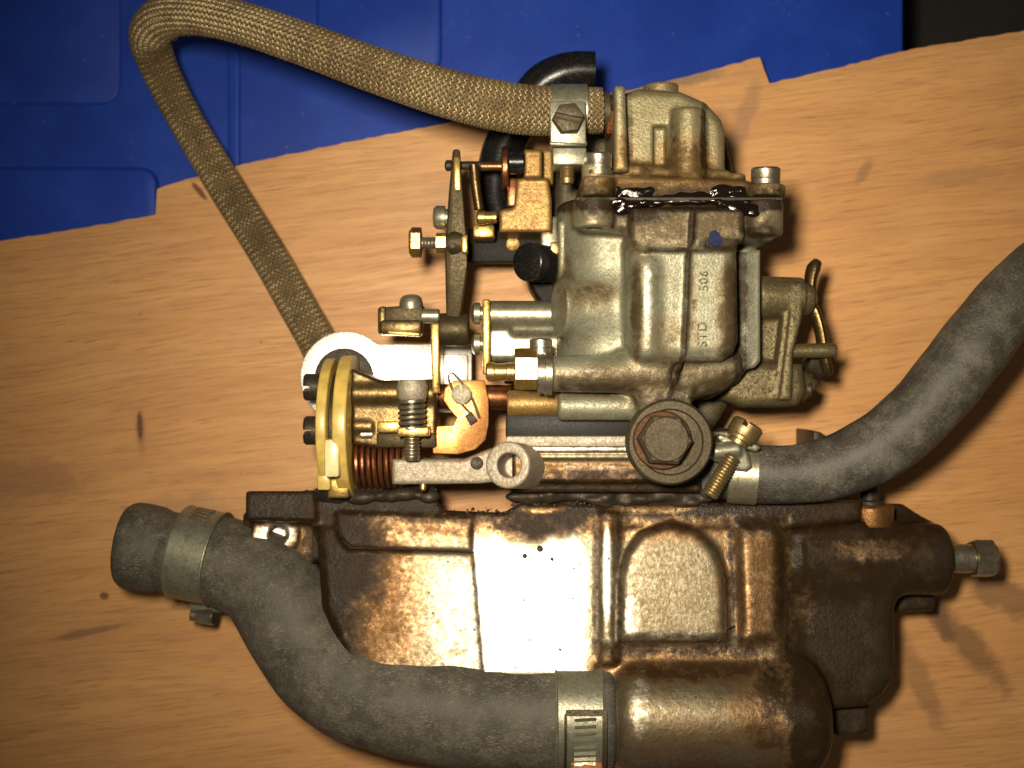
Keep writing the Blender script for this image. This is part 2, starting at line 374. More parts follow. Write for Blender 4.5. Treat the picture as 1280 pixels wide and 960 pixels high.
# ------------------------------------------------------------------ cast shapes: blended solids turned into a skin
class Frame:
    def __init__(s, o=(0, 0, 0), tilt=0.):
        s.M = Matrix.Translation(Vector(o)) @ Matrix.Rotation(math.radians(tilt), 4, 'X'); s.I = s.M.inverted()
    def loc(s, px, py, zl):
        a = s.I @ Vector((0, 0, CAM_H)); b = s.I @ W(px, py, 0); t = (a.z - zl) / (a.z - b.z); return a + (b - a) * t
    def world(s, px, py, zl): return s.M @ s.loc(px, py, zl)
WF = Frame()
class SDF:
    def __init__(s, lo, hi, h, fr=WF):
        s.h = h; s.fr = fr; s.lo = np.array(lo, float); n = np.ceil((np.array(hi, float) - s.lo) / h).astype(int) + 1
        s.ax = [s.lo[i] + h * np.arange(n[i]) for i in range(3)]; s.D = np.full(n, 60., dtype=np.float32)
    def _reg(s, lo, hi, m):
        sl = []
        for i in range(3):
            a = np.searchsorted(s.ax[i], lo[i] - m); b = np.searchsorted(s.ax[i], hi[i] + m); sl.append(slice(max(a, 0), max(b, 1)))
        sl = tuple(sl); return sl, [s.ax[0][sl[0]][:, None, None], s.ax[1][sl[1]][None, :, None], s.ax[2][sl[2]][None, None, :]]
    def op(s, fn, lo, hi, k, sub=False):
        sl, g = s._reg(lo, hi, k + 3 * s.h)
        if min(s.D[sl].shape) == 0: return s
        d = np.asarray(fn(*g), dtype=np.float32); a = s.D[sl]
        if sub: d = -d; h = np.maximum(k - np.abs(a - d), 0) / max(k, 1e-6); s.D[sl] = np.maximum(a, d) + h * h * k * .25
        else: h = np.maximum(k - np.abs(a - d), 0) / max(k, 1e-6); s.D[sl] = np.minimum(a, d) - h * h * k * .25
        return s
    def poly(s, pts, z0, z1, r=4., k=6., sub=False, zr=None, world=False):
        P = np.array([tuple(s.fr.loc(x, y, z1 if zr is None else zr))[:2] for x, y in pts])
        def fn(X, Y, Z):
            X2, Y2 = X[:, :, 0], Y[:, :, 0]; X2, Y2 = np.broadcast_arrays(X2, Y2)
            d = np.full(X2.shape, 1e18); sg = np.ones(X2.shape); n = len(P)
            for i in range(n):
                a, b = P[i], P[i - 1]; ex, ey = b - a; wx, wy = X2 - a[0], Y2 - a[1]
                t = np.clip((wx * ex + wy * ey) / (ex * ex + ey * ey), 0, 1)
                d = np.minimum(d, (wx - ex * t) ** 2 + (wy - ey * t) ** 2)
                c1 = Y2 >= a[1]; c2 = Y2 < b[1]; c3 = ex * wy > ey * wx
                f = (c1 & c2 & c3) | (~c1 & ~c2 & ~c3); sg = np.where(f, -sg, sg)
            d2 = (sg * np.sqrt(d) + r)[:, :, None]; dz = np.abs(Z - (z0 + z1) / 2) - (z1 - z0) / 2 + r
            return np.minimum(np.maximum(d2, dz), 0) + np.sqrt(np.maximum(d2, 0) ** 2 + np.maximum(dz, 0) ** 2) - r
        return s.op(fn, (P[:, 0].min(), P[:, 1].min(), z0), (P[:, 0].max(), P[:, 1].max(), z1), k, sub)
    def box(s, x0, y0, x1, y1, z0, z1, r=4., k=6., sub=False): return s.poly([(x0, y0), (x1, y0), (x1, y1), (x0, y1)], z0, z1, r, k, sub)
    def cyl(s, p0, p1, r0, r1=None, rd=3., k=8., sub=False):
        p0, p1 = np.array(p0, float), np.array(p1, float); L = np.linalg.norm(p1 - p0); d = (p1 - p0) / L; r1 = r0 if r1 is None else r1
        def fn(X, Y, Z):
            x, y, z = X - p0[0], Y - p0[1], Z - p0[2]; t = x * d[0] + y * d[1] + z * d[2]
            q = np.sqrt(np.maximum(x * x + y * y + z * z - t * t, 0)); rr = r0 + (r1 - r0) * np.clip(t / L, 0, 1)
            a = q - rr + rd; b = np.abs(t - L / 2) - L / 2 + rd
            return np.minimum(np.maximum(a, b), 0) + np.sqrt(np.maximum(a, 0) ** 2 + np.maximum(b, 0) ** 2) - rd
        rm = max(r0, r1); return s.op(fn, np.minimum(p0, p1) - rm, np.maximum(p0, p1) + rm, k, sub)
    def ball(s, c, rad, k=6., sub=False):
        c = np.array(c, float); rad = np.array(np.broadcast_to(rad, 3), float)
        def fn(X, Y, Z):
            q = np.sqrt(((X - c[0]) / rad[0]) ** 2 + ((Y - c[1]) / rad[1]) ** 2 + ((Z - c[2]) / rad[2]) ** 2); return (q - 1) * rad.min()
        return s.op(fn, c - rad, c + rad, k, sub)
    def mesh(s, smooth=1):
        D = s.D; D[0] = D[-1] = 9; D[:, 0] = D[:, -1] = 9; D[:, :, 0] = D[:, :, -1] = 9
        nx, ny, nz = D.shape; ins = D < 0
        cs = np.zeros((nx - 1, ny - 1, nz - 1), np.int8)
        cor = [(i, j, k) for i in (0, 1) for j in (0, 1) for k in (0, 1)]
        for i, j, k in cor: cs += ins[i:nx - 1 + i, j:ny - 1 + j, k:nz - 1 + k]
        cells = np.argwhere((cs > 0) & (cs < 8)); idx = -np.ones(cs.shape, np.int64); idx[tuple(cells.T)] = np.arange(len(cells))
        acc = np.zeros((len(cells), 3)); cnt = np.zeros(len(cells))
        val = {c: D[cells[:, 0] + c[0], cells[:, 1] + c[1], cells[:, 2] + c[2]] for c in cor}
        for a in cor:
            for ax in range(3):
                if a[ax]: continue
                b = list(a); b[ax] = 1; b = tuple(b); va, vb = val[a], val[b]; m = (va < 0) != (vb < 0)
                t = np.where(m, va / np.where(m, va - vb, 1), 0); p = np.array(a, float)[None] + np.zeros((len(cells), 3)); p[:, ax] = t
                acc += p * m[:, None]; cnt += m
        V = (cells + acc / cnt[:, None]) * s.h + s.lo
        F = []
        for ax in range(3):
            A = np.take(ins, range(0, D.shape[ax] - 1), ax); B = np.take(ins, range(1, D.shape[ax]), ax)
            e = np.argwhere(A != B); e = e[np.all(e[:, [i for i in range(3) if i != ax]] > 0, 1)]
            flip = A[tuple(e.T)]
            u, v = (ax + 1) % 3, (ax + 2) % 3; q = []
            for du, dv in ((1, 1), (0, 1), (0, 0), (1, 0)):
                c = e.copy(); c[:, u] -= du; c[:, v] -= dv; q.append(idx[tuple(c.T)])
            q = np.stack(q, 1); q[~flip] = q[~flip][:, ::-1]; F.append(q)
        F = np.concatenate(F)
        for _ in range(smooth):
            acc = np.zeros_like(V); c = np.zeros(len(V))
            for i in range(4):
                a, b = F[:, i], F[:, (i + 1) % 4]; np.add.at(acc, a, V[b]); np.add.at(c, a, 1); np.add.at(acc, b, V[a]); np.add.at(c, b, 1)
            V = V * .5 + acc / c[:, None] * .5
        Mx = np.array(s.fr.M); V = V @ Mx[:3, :3].T + Mx[:3, 3]
        return V, F.tolist()
def pix(V): k = kz(V[:, 2]); return V[:, 0] / k + 640, 480 - V[:, 1] / k
def blob(x, y, cx, cy, rx, ry, soft=.4): return np.clip((1 + soft - np.sqrt(((x - cx) / rx) ** 2 + ((y - cy) / ry) ** 2)) / (2 * soft), 0, 1)
def band(x, a, b, soft): return np.clip((x - a) / soft + .5, 0, 1) * np.clip((b - x) / soft + .5, 0, 1)

# ================================================================== the setting
g = MB(); g.slab([(-6000, -6000, -420), (6000, -6000, -420), (6000, 6000, -420), (-6000, 6000, -420)], (0, 0, -40), 0)
g.done('ground', 'floor', kind='structure')

# blue plastic lid under the board
ZB = -46
BL = thing('plastic_crate', 'blue moulded plastic crate lid under the plywood board', 'crate', W(450, 300, ZB - 370))
def rnd(x0, y0, x1, y1, r, n=5):
    return (circ(x1 - r, y0 + r, r, n, -90, 0) + circ(x1 - r, y1 - r, r, n, 0, 90) + circ(x0 + r, y1 - r, r, n, 90, 180) + circ(x0 + r, y0 + r, r, n, 180, 270))
MB().plate([(-700, -700), (1130, -700), (1130, 1500), (-700, 1500)], ZB - 370, ZB, 6, 3).done('lid', 'blue', BL)
MB().plate(rnd(-500, 208, 196, 600, 22), ZB - 10, ZB + 12, 7, 3).done('raised_panel', 'blue', BL)
MB().plate(rnd(395, -40, 552, 92, 22), ZB - 10, ZB + 9, 6, 3).done('raised_panel', 'blue', BL)
MB().plate(rnd(-200, -300, 150, 130, 24), ZB - 10, ZB + 3, 3, 3).done('raised_panel', 'blue', BL)
MB().plate(rnd(284, 60, 300, 420, 7), ZB - 10, ZB + 4, 4, 3).done('rib', 'blue', BL)

# plywood board with a stepped, sawn edge
edge = [(-420, 352), (-200, 330), (0, 301), (100, 285), (194, 268), (196, 236), (240, 222), (320, 201), (460, 172), (600, 146), (760, 118), (860, 95), (950, 71), (962, 104), (1040, 86), (1140, 61), (1280, 38), (1500, 8), (1800, -20)]
bp = [W(x, y, 0) for x, y in edge]
e2 = []
for a, b in zip(bp, bp[1:]):
    n = max(1, int((b - a).length / 9))
    for i in range(n):
        p = a + (b - a) * (i / n); e2.append(p + Vector((0, random.uniform(-.9, .9), 0)) if 0 < i else p)
e2.append(bp[-1])
outline = e2 + [W(1800, 1300, 0), W(-420, 1300, 0)]
vv = np.array([tuple(p) for p in outline]); BOARD_C = ((vv[:, 0].min() + vv[:, 0].max()) / 2, (vv[:, 1].min() + vv[:, 1].max()) / 2)
M['wood'] = wood()
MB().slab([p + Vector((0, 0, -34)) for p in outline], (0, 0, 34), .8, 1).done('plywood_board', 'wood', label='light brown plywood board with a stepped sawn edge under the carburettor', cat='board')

# ================================================================== intake manifold
MF = Frame(W(640, 640, 172), -11.)
sd = SDF((-430, -420, -190), (720, 60, 110), 3.0, MF)
L = MF.loc
sd.poly([(392, 640), (985, 640), (985, 810), (1000, 845), (740, 860), (440, 850), (400, 760)], -135, 0, 16, 6)
sd.poly([(306, 613), (392, 613), (396, 652), (306, 650)], -120, 12, 5, 4)
sd.poly([(380, 613), (540, 618), (556, 637), (628, 641), (646, 630), (880, 628), (1078, 624), (1078, 650), (985, 660), (390, 660)], -120, 3, 6, 6)                 # gasket flange
sd.poly([(420, 640), (590, 646), (590, 690), (435, 686), (420, 668)], -60, 7, 5, 5)                       # cast lip with a parting line
sd.poly([(302, 640), (400, 640), (400, 700), (370, 715), (302, 690)], -80, -40, 8, 10)                    # bolt lug
sd.cyl(L(344, 668, -70), L(344, 668, -30), 31, rd=3, k=4); sd.cyl(L(348, 668, -60), L(348, 668, 0), 12, rd=1, k=2, sub=True)
sd.poly([(975, 640), (1112, 640), (1122, 690), (1122, 845), (1108, 868), (1086, 884), (1040, 888), (990, 875), (975, 840)], -150, -30, 16, 34)
sd.poly([(1036, 850), (1090, 850), (1088, 915), (1076, 920), (1048, 921), (1036, 910)], -120, -72, 8, 3)  # foot
sd.poly([(985, 626), (1130, 629), (1186, 668), (1186, 735), (985, 735)], -140, -78, 7, 6)                 # rear plate
sd.cyl(L(985, 696, -56), L(1180, 699, -56), R(45, 150), rd=12, k=26)                                       # water branch
sd.poly([(1115, 730), (1172, 733), (1170, 763), (1115, 766)], -140, -96, 7, 6)
sd.poly([(587, 648), (745, 652), (745, 845), (603, 845)], -60, 3, 3, 2)                                    # machined pad
sd.cyl(L(759, 640, -4), L(759, 830, -4), 14, rd=3, k=7)                                                    # rib
arch = [(774, 803), (775, 720), (783, 690), (802, 665), (838, 652), (874, 662), (899, 688), (910, 722), (912, 803)]
sd.poly(arch, -60, 16, 13, 7)
sd.poly([(921, 655), (972, 650), (980, 680), (978, 800), (926, 806)], -60, 12, 14, 9)
sd.cyl(L(757, 893, -38), L(1030, 895, -38), R(77, 250), rd=38, k=12)                                        # outlet
sd.cyl(L(700, 893, -38), L(775, 893, -38), R(62, 250), rd=6, k=3)
sd.poly([(760, 845), (990, 845), (990, 900), (760, 900)], -135, -40, 10, 10)
V, F = sd.mesh(1)
x, y = pix(V); Z = V[:, 2]
nz = np.random.rand(len(V))
grime_shade = np.maximum.reduce([band(x, 984, 1400, 24) * .66, band(y, 500, 646, 22) * .8, band(x, 300, 440, 60) * band(y, 655, 860, 10) * .75 * (x > 392), blob(x, y, 430, 690, 50, 90) * .5,
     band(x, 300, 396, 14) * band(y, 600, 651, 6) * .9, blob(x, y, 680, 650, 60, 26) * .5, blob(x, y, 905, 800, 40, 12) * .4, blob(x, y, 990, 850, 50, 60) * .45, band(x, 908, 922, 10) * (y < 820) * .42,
     band(x, 768, 780, 8) * (y < 820) * .42, band(x, 740, 750, 6) * (y < 820) * .3, band(y, 800, 822, 14) * (x > 750) * .42, blob(x, y, 950, 650, 50, 20) * .5])  # grime, plus valley shade painted beside the rib and arch boss
grime_shade = np.clip(grime_shade - .75 * blob(x, y, 680, 634, 30, 7) - .75 * blob(x, y, 815, 634, 50, 7) - .38 * blob(x, y, 1085, 688, 50, 14) - .25 * blob(x, y, 1005, 760, 14, 30), 0, 1)
stn = np.maximum.reduce([blob(x, y, 680, 634, 30, 8) * .6, blob(x, y, 815, 634, 50, 8) * .6, blob(x, y, 1085, 690, 60, 30) * .5, blob(x, y, 1005, 760, 25, 40) * .4, blob(x, y, 450, 740, 70, 130) * .7, blob(x, y, 950, 720, 50, 120) * .55, blob(x, y, 860, 830, 140, 26) * .55, blob(x, y, 900, 930, 140, 40) * .25, blob(x, y, 375, 690, 36, 46) * .6, blob(x, y, 980, 890, 70, 70) * .5, band(y, 630, 675, 24) * .5, blob(x, y, 800, 860, 30, 50) * .15])
pol_glint = np.maximum.reduce([np.clip((x - 589 - (y - 650) * .08) / 5 + .5, 0, 1) * np.clip((752 - x) / 34, 0, 1) * np.clip((y - 652 - 9 * np.sin(x * .06) - 4 * np.sin(x * .19)) / 50, 0, 1) * 1.0, blob(x, y, 759, 720, 8, 70) * .75, blob(x, y, 790, 770, 14, 40) * .5, blob(x, y, 850, 795, 60, 8) * .5, blob(x, y, 344, 668, 32, 22) * .6, np.clip((x - 455) / 110, 0, 1) * (x < 592 + (y - 650) * .08) * np.clip((y - 660) / 60, 0, 1) * .52, blob(x, y, 800, 880, 16, 50) * .5, blob(x, y, 850, 730, 50, 60) * .33, blob(x, y, 930, 720, 10, 60) * .3])  # machined polish, plus flash sheen and rib highlight painted as brighter metal
mani = thing('intake_manifold', 'oily cast alloy intake manifold with a bright machined face, under the carburettor', 'manifold', W(760, 760, 0))
build('casting', V, F, 'manifold', mani, angle=180, attrs=dict(grime=grime_shade, stain=stn, polish_glint=pol_glint))
for px, py in ((470, 700), (990, 760)):
    MB().cyl(W(px, py, 0), W(px, py, 0) + Vector((0, 0, 95)), 55, bev=4).done('port_stub', 'brown', mani)
# casting line, scribe marks, threaded union, drain bolt
mb = MB(); mb.tube([MF.world(a, b, 7.4) for a, b in ((428, 676), (440, 685), (520, 687), (592, 690))], 1.1, 6); mb.done('parting_line', 'dark', mani)
u = MB(); c0 = W(1087, 656, 130); u.lathe(c0, (0, 1, 0), [(0, R(28, 130)), (4, R(29, 130)), (24, R(29, 130)), (27, R(26, 130))], 36)
u.done('union_ring', 'oldcopper', mani); u = MB(); u.lathe(c0 + Vector((0, 27.2, 0)), (0, 1, 0), [(0, R(17, 130)), (4, R(17, 130)), (6, R(11, 130)), (30, R(11, 130)), (32, R(15, 130)), (48, R(15, 130)), (50, R(12, 130))], 30)
u.done('union_bolt', 'dark', mani)
b = MB(); p = MF.world(1176, 698, -52); b.lathe(p, (1, 0, 0), [(0, 19), (40, 19), (41, 17)], 32).hexa(p + Vector((41, 0, 0)), (1, 0, 0), 26, 27, .25); b.done('drain_bolt', 'steel', mani)
for pts in ([(884, 800), (900, 790), (918, 782)], [(896, 803), (905, 794), (908, 782)]):
    MB().tube(catmull([MF.world(a, b_, 12) for a, b_ in pts], 3), 1.0, 6).done('gasket_shred', 'dark', mani)
for px, py, r in ((675, 686, 5.5), (656, 695, 4), (690, 699, 3.5), (640, 730, 1.8), (716, 748, 2), (662, 800, 2.2), (700, 812, 2.6), (620, 690, 1.6), (725, 705, 1.8)):
    q = MF.world(px, py, 2); mb = MB(); mb.lathe(q, (0, .19, 1), [(0, r), (1.2, r * .8), (2.2, r * .4), (2.4, 0)], 9, random.random(), random.uniform(.5, 1.)); mb.done('tar_speck', 'dark', mani)
# oily gasket crumbs along the flange
mb = MB()
for i in range(420):
    px = random.uniform(380, 900); c = MF.world(px, random.gauss(616 if px < 545 else (641 if px < 640 else 632), 3), random.uniform(-6, 4)); r = random.uniform(.8, 2.6)
    mb.lathe(c + Vector((0, 0, -r)), (0, 0, 1), [(0, 0), (r * .4, r * random.uniform(.7, 1.2)), (r * 1.2, r * .8), (r * 1.7, 0)], 6, random.random())
mb.done('carbon_crumbs', 'dark', mani, kind='stuff')

# ================================================================== carburettor
carb = thing('carburettor', 'grimy zinc carburettor with float chamber and brass throttle linkage, lying on the manifold', 'carburettor', W(790, 420, 0))

# --- float chamber
c = SDF((10, -150, 60), (330, 250, 335), 2.2)
c.poly([(760, 262), (945, 262), (945, 440), (925, 478), (890, 498), (800, 500), (770, 480), (760, 440)], 90, 236, 14, 6)
c.cyl(W(764, 255, 172), W(764, 480, 172), R(68, 172), rd=10, k=6)
c.poly([(786, 300), (924, 300), (926, 425), (920, 442), (904, 452), (806, 452), (792, 444), (787, 430)], 150, 300, 20, 9)                # bulge
c.poly([(776, 440), (930, 440), (934, 466), (908, 490), (860, 503), (805, 500), (776, 484)], 140, 270, 26, 10)                 # sump
c.poly([(788, 258), (932, 258), (932, 296), (918, 313), (800, 313), (788, 300)], 150, 312, 9, 5)                  # shoulder
c.poly([(718, 250), (978, 250), (978, 282), (966, 300), (930, 300), (800, 290), (735, 285), (718, 276)], 120, 290, 8, 5)  # flange
c.cyl(W(742, 286, 292), W(742, 250, 292), R(25, 292), rd=3, k=6); c.cyl(W(953, 296, 285), W(953, 252, 285), R(25, 285), rd=4, k=6)
c.cyl(W(742, 300, 292), W(742, 276, 292), 9, rd=1, k=1.5, sub=True)
c.cyl(W(700, 385, 228), W(772, 385, 214), R(35, 236), R(26, 246), rd=3, k=30)                                      # side boss
c.cyl(W(690, 467, 258), W(835, 467, 258), R(23, 258), R(25, 258), rd=4, k=14)                                      # jet tube
c.cyl(W(697, 508, 232), W(800, 508, 232), R(17.5, 232), rd=5, k=7)
c.poly([(930, 318), (951, 312), (951, 452), (944, 460), (922, 462), (924, 440)], 120, 236, 3, 8)                  # side flange
c.box(800, 486, 866, 530, 180, 276, 8, 12)
c.poly([(698, 276), (706, 276), (706, 350), (698, 350)], 100, 205, 4, 3)
seam = [W(866, 262, 312), W(864, 300, 313), W(860, 322, 301), W(857, 400, 301), W(855, 440, 300), W(846, 470, 272), W(836, 496, 266)]
for a, b_ in zip(seam, seam[1:]): c.cyl(a, b_, 2.9, rd=1.3, k=3)
c.cyl(W(808, 326, 296), W(808, 444, 296), 9, rd=8, k=16)
V, F = c.mesh(1); x, y = pix(V)
grime_shade = np.maximum.reduce([band(y, 246, 266, 12) * .62, blob(x, y, 800, 268, 34, 12) * .5, blob(x, y, 905, 305, 34, 8) * .6, blob(x, y, 840, 312, 50, 4) * .4, blob(x, y, 850, 505, 60, 14) * .45, band(x, 916, 936, 8) * (y > 315) * .42, blob(x, y, 950, 290, 30, 12) * .5,
     band(np.abs(x - np.interp(y, [262, 300, 322, 400, 440, 470, 496], [866, 864, 860, 857, 855, 846, 836])), -4, 4, 3) * .5, blob(x, y, 712, 352, 10, 40) * .25, blob(x, y, 740, 484, 70, 7) * .3])  # grime, plus shade painted under the shoulder step
stn = np.maximum.reduce([blob(x, y, 850, 278, 100, 34) * .62, blob(x, y, 800, 300, 30, 30) * .5, blob(x, y, 935, 275, 40, 24) * .6, blob(x, y, 742, 265, 26, 16) * .4, blob(x, y, 865, 390, 8, 80) * .3, blob(x, y, 705, 350, 12, 60) * .3, blob(x, y, 912, 390, 18, 80) * .6, blob(x, y, 850, 480, 90, 34) * .58, blob(x, y, 760, 476, 80, 20) * .62, blob(x, y, 740, 370, 34, 20) * .5, blob(x, y, 796, 385, 9, 70) * .6, blob(x, y, 830, 420, 30, 26) * .35])  # brown stain, plus a painted shadow down the bulge's left edge
pol_glint = np.maximum.reduce([blob(x, y, 811, 375, 7, 60) * .55, blob(x, y, 880, 445, 22, 8) * .42, blob(x, y, 745, 385, 24, 14) * .3, blob(x, y, 730, 462, 46, 6) * .35])  # highlight painted down the bulge's left edge, with smaller bright streaks
fc = build('float_chamber', V, F, 'cast', carb, angle=180, attrs=dict(grime=grime_shade, stain=stn, polish_glint=pol_glint))
# cast lettering on the bulge, reading up the casting
def lettering(txt, size, at, rotz, depth, mat, parent, name='lettering'):
    cu = bpy.data.curves.new('t', 'FONT'); cu.body = txt; cu.size = size; cu.extrude = depth; cu.align_x = 'CENTER'; cu.align_y = 'CENTER'; cu.space_character = 1.15
    o = bpy.data.objects.new('t', cu); COL.objects.link(o); dg = bpy.context.evaluated_depsgraph_get(); me = bpy.data.meshes.new_from_object(o.evaluated_get(dg))
    mt = Matrix.Translation(Vector(at)) @ Matrix.Rotation(rotz, 4, 'Z')
    V = [tuple(mt @ v.co) for v in me.vertices]; F = [list(p.vertices) for p in me.polygons]
    bpy.data.objects.remove(o); bpy.data.curves.remove(cu)
    return build(name, V, F, mat, parent)
lettering('506', 14.5, W(880, 351, 302.2), math.pi / 2, 1.5, 'housing', fc)
lettering('STD', 15, W(878, 418, 302.2), math.pi / 2, 1.5, 'housing', fc)
mb = MB()
dab = [(894 + (8.5 + .9 * math.sin(3 * a) + .5 * math.sin(5 * a + 1)) * math.cos(a), 298 + (10 + 1.2 * math.sin(2 * a) + .5 * math.sin(7 * a)) * math.sin(a)) for a in np.arange(40) * 2 * math.pi / 40]
mb.plate(dab, 309, 314.6, 0); mb.done('blue_paint_dab', 'paint', fc)

# --- cover
c = SDF((80, 190, 70), (330, 370, 345), 2.2)
c.poly([(718, 222), (770, 217), (930, 224), (980, 236), (980, 246), (718, 246)], 120, 292, 5, 4)
c.cyl(W(742, 224, 292), W(742, 247, 292), R(26, 292), rd=3, k=5); c.cyl(W(956, 232, 285), W(956, 247, 285), R(25, 285), rd=3, k=5)
c.poly([(774, 230), (776, 116), (800, 108), (852, 112), (884, 126), (904, 148), (908, 165), (908, 232)], 110, 262, 13, 5)
c.poly([(768, 106), (782, 106), (786, 214), (768, 214)], 105, 290, 5, 4)                                             # inlet flange
c.cyl(W(826, 124, 215), W(826, 98, 215), R(22, 215), rd=3, k=4); 
c.cyl(W(860, 240, 268), W(860, 137, 268), R(23, 268), R(20, 268), rd=4, k=7)                                        # column
c.box(821, 150, 838, 200, 248, 290, 4, 4, True)
c.cyl(W(797, 224, 270), W(797, 207, 270), R(11, 270), rd=3, k=4); c.cyl(W(920, 234, 270), W(920, 218, 270), R(12, 270), rd=3, k=4)
c.poly([(782, 205), (912, 212), (914, 236), (782, 232)], 120, 276, 8, 8)
c.cyl(W(743, 224, 285), W(743, 207, 285), R(19, 285), rd=2, k=3)
V, F = c.mesh(1); x, y = pix(V)
grime_shade = np.maximum.reduce([band(y, 232, 262, 12) * .42, blob(x, y, 880, 180, 6, 60) * .45, blob(x, y, 845, 165, 8, 20) * .35, blob(x, y, 786, 150, 5, 70) * .3, blob(x, y, 735, 232, 26, 14) * .15])  # grime, plus shading painted to the right of the column
stn = np.maximum.reduce([blob(x, y, 860, 210, 40, 40) * .6, blob(x, y, 845, 232, 130, 16) * .75, blob(x, y, 780, 200, 14, 40) * .5, blob(x, y, 800, 210, 30, 14) * .5, blob(x, y, 735, 230, 30, 16) * .4, blob(x, y, 826, 108, 24, 10) * .3])
pol_glint = np.maximum.reduce([blob(x, y, 862, 170, 6, 26) * .4, blob(x, y, 950, 240, 30, 4) * .3])  # brighter streaks along the column and the flange edge
build('float_chamber_cover', V, F, 'cover', carb, angle=180, attrs=dict(grime=grime_shade, stain=stn, polish_glint=pol_glint))
MB().plate([(720, 246), (979, 246), (979, 251), (720, 251)], 125, 301, 1.2, 1).done('gasket', 'dark', carb)
# sticky black deposit along the gasket
c = SDF((80, 155, 270), (330, 235, 345), 1.6)
for i in range(210):
    px = random.choice((random.uniform(750, 834), random.uniform(750, 815), random.uniform(890, 944), random.uniform(900, 935), random.uniform(835, 885)))
    lim = 1.0 if px < 830 or px > 890 else .45
    py = 248 + random.gauss(0, 7.5) * lim; r = random.uniform(1.2, 6.0) * (.6 + .4 * lim); zz = 309 if (py > 256 and px > 786) else (292 if py < 250 else 300)
    c.ball(W(px, py, zz - 3), (r * random.uniform(.9, 2.), r * random.uniform(.6, 1.1), r * random.uniform(.3, .5) + 1.6), 3.)
V, F = c.mesh(1); build('oil_residue', V, F, 'oil', carb, angle=180, kind='stuff')
def covscrew(px, py, r, z):
    b = MB(); p = W(px, py + 17, z); b.lathe(p, (0, 1, 0), [(0, R(r + 2, z)), (5, R(r + 2, z))], 30).lathe(p + Vector((0, 5, 0)), (0, 1, 0), [(0, R(r - 1, z)), (3, R(r - 1, z)), (3.2, R(r, z)), (7, R(r, z)), (7.2, R(r - 1, z))], 30)
    b.slothead(p + Vector((0, 12, 0)), (0, 1, .12), R(r, z), 15, .3, .14, .35); b.done('cover_screw', 'steel', carb)
covscrew(748, 203, 17, 288); covscrew(957, 221, 18, 284)
b = MB(); p = W(722, 262, 290); b.slab([W(718, 250, 298), W(731, 250, 298), W(731, 282, 298), W(718, 277, 298)], (0, 0, -30), 3); b.done('lock_tab', 'zinc', carb)

# --- banjo bolt under the sump
b = MB(); p = W(825, 548, 190); b.lathe(p, (0, 0, 1), [(0, R(44, 240)), (70, R(48, 260)), (72, R(54, 262)), (88, R(54, 278)), (92, R(51, 282)), (92, R(42, 282)), (88, R(40, 282))], 48); bj = b.done('banjo_ring', 'brown', carb)
p = W(827, 550, 276); b = MB(); b.lathe(p, (0, 0, 1), [(0, R(37, 276)), (6, R(37, 276)), (8, R(35, 276))], 40); b.done('sealing_washer', 'rustdark', carb)
b = MB(); b.hexa(p + Vector((0, 0, 8)), (0.05, .10, 1), R(34, 290), 24, .2); b.done('banjo_bolt', 'brown', carb)

# --- choke housing on the right
c = SDF((250, -70, 60), (420, 150, 290), 2.2)
c.cyl(W(946, 372, 190), W(1004, 371, 190), R(27, 190), R(24, 190), rd=3, k=8)
c.poly([(944, 360), (990, 360), (985, 505), (925, 505), (905, 492), (940, 455)], 90, 188, 9, 8)
c.poly([(905, 470), (950, 452), (1006, 455), (1010, 492), (1000, 508), (930, 510), (905, 500)], 90, 206, 14, 9)
c.poly([(992, 352), (1004, 352), (1004, 395), (992, 440), (990, 500), (974, 500), (982, 440)], 110, 214, 3, 2)
c.poly([(983, 352), (990, 352), (984, 420), (973, 500), (965, 500), (976, 420)], 110, 208, 3, 2)
c.cyl(W(985, 472, 170), W(1010, 492, 170), 20, rd=4, k=8)
V, F = c.mesh(1); x, y = pix(V)
build('choke_housing', V, F, 'housing', carb, angle=180, attrs=dict(grime=blob(x, y, 965, 355, 30, 10) * .3, stain=blob(x, y, 960, 480, 50, 30) * .2, polish_glint=x * 0))
MB().lathe(W(988, 439, 196), (1, .02, 0), [(0, 9), (8, 9), (44, 9.5), (52, 9.5), (57, 7.5), (58, 4), (54, 3.5)], 24).done('spindle', 'housing', carb)
lv = [W(1022, 327, 175), W(1017, 335, 176), W(1013, 352, 178), W(1013, 378, 180), (W(1020, 395, 182)), W(1026, 418, 182), W(1030, 448, 180), W(1036, 468, 176)]
T = catmull(lv, 4); mb = MB(); mb.tube(T, np.interp(np.arange(len(T)) / len(T), [0, .06, .18, .5, .9, 1], [6, 9, 7.5, 7, 7, 5]), 12, True, np.full(len(T), 1.4)); mb.done('choke_lever', 'oldbrass', carb)
MB().lathe(W(1003, 374, 190), (1, 0, 0), [(0, 20), (8, 20), (12, 17), (13, 9), (17, 8)], 28).done('pivot_cap', 'housing', carb)
MB().lathe(W(1010, 450, 160), (1, -.5, 0), [(0, 16), (16, 15), (26, 12), (27, 9)], 16).done('lever_stop', 'dark', carb)
for px, py, m_ in ((994, 488, 'steel'), (1006, 487, 'dark')):
    MB().slothead(W(px, py, 180), (1, 0, .25), 11, 9, .4).done('housing_screw', m_, carb)

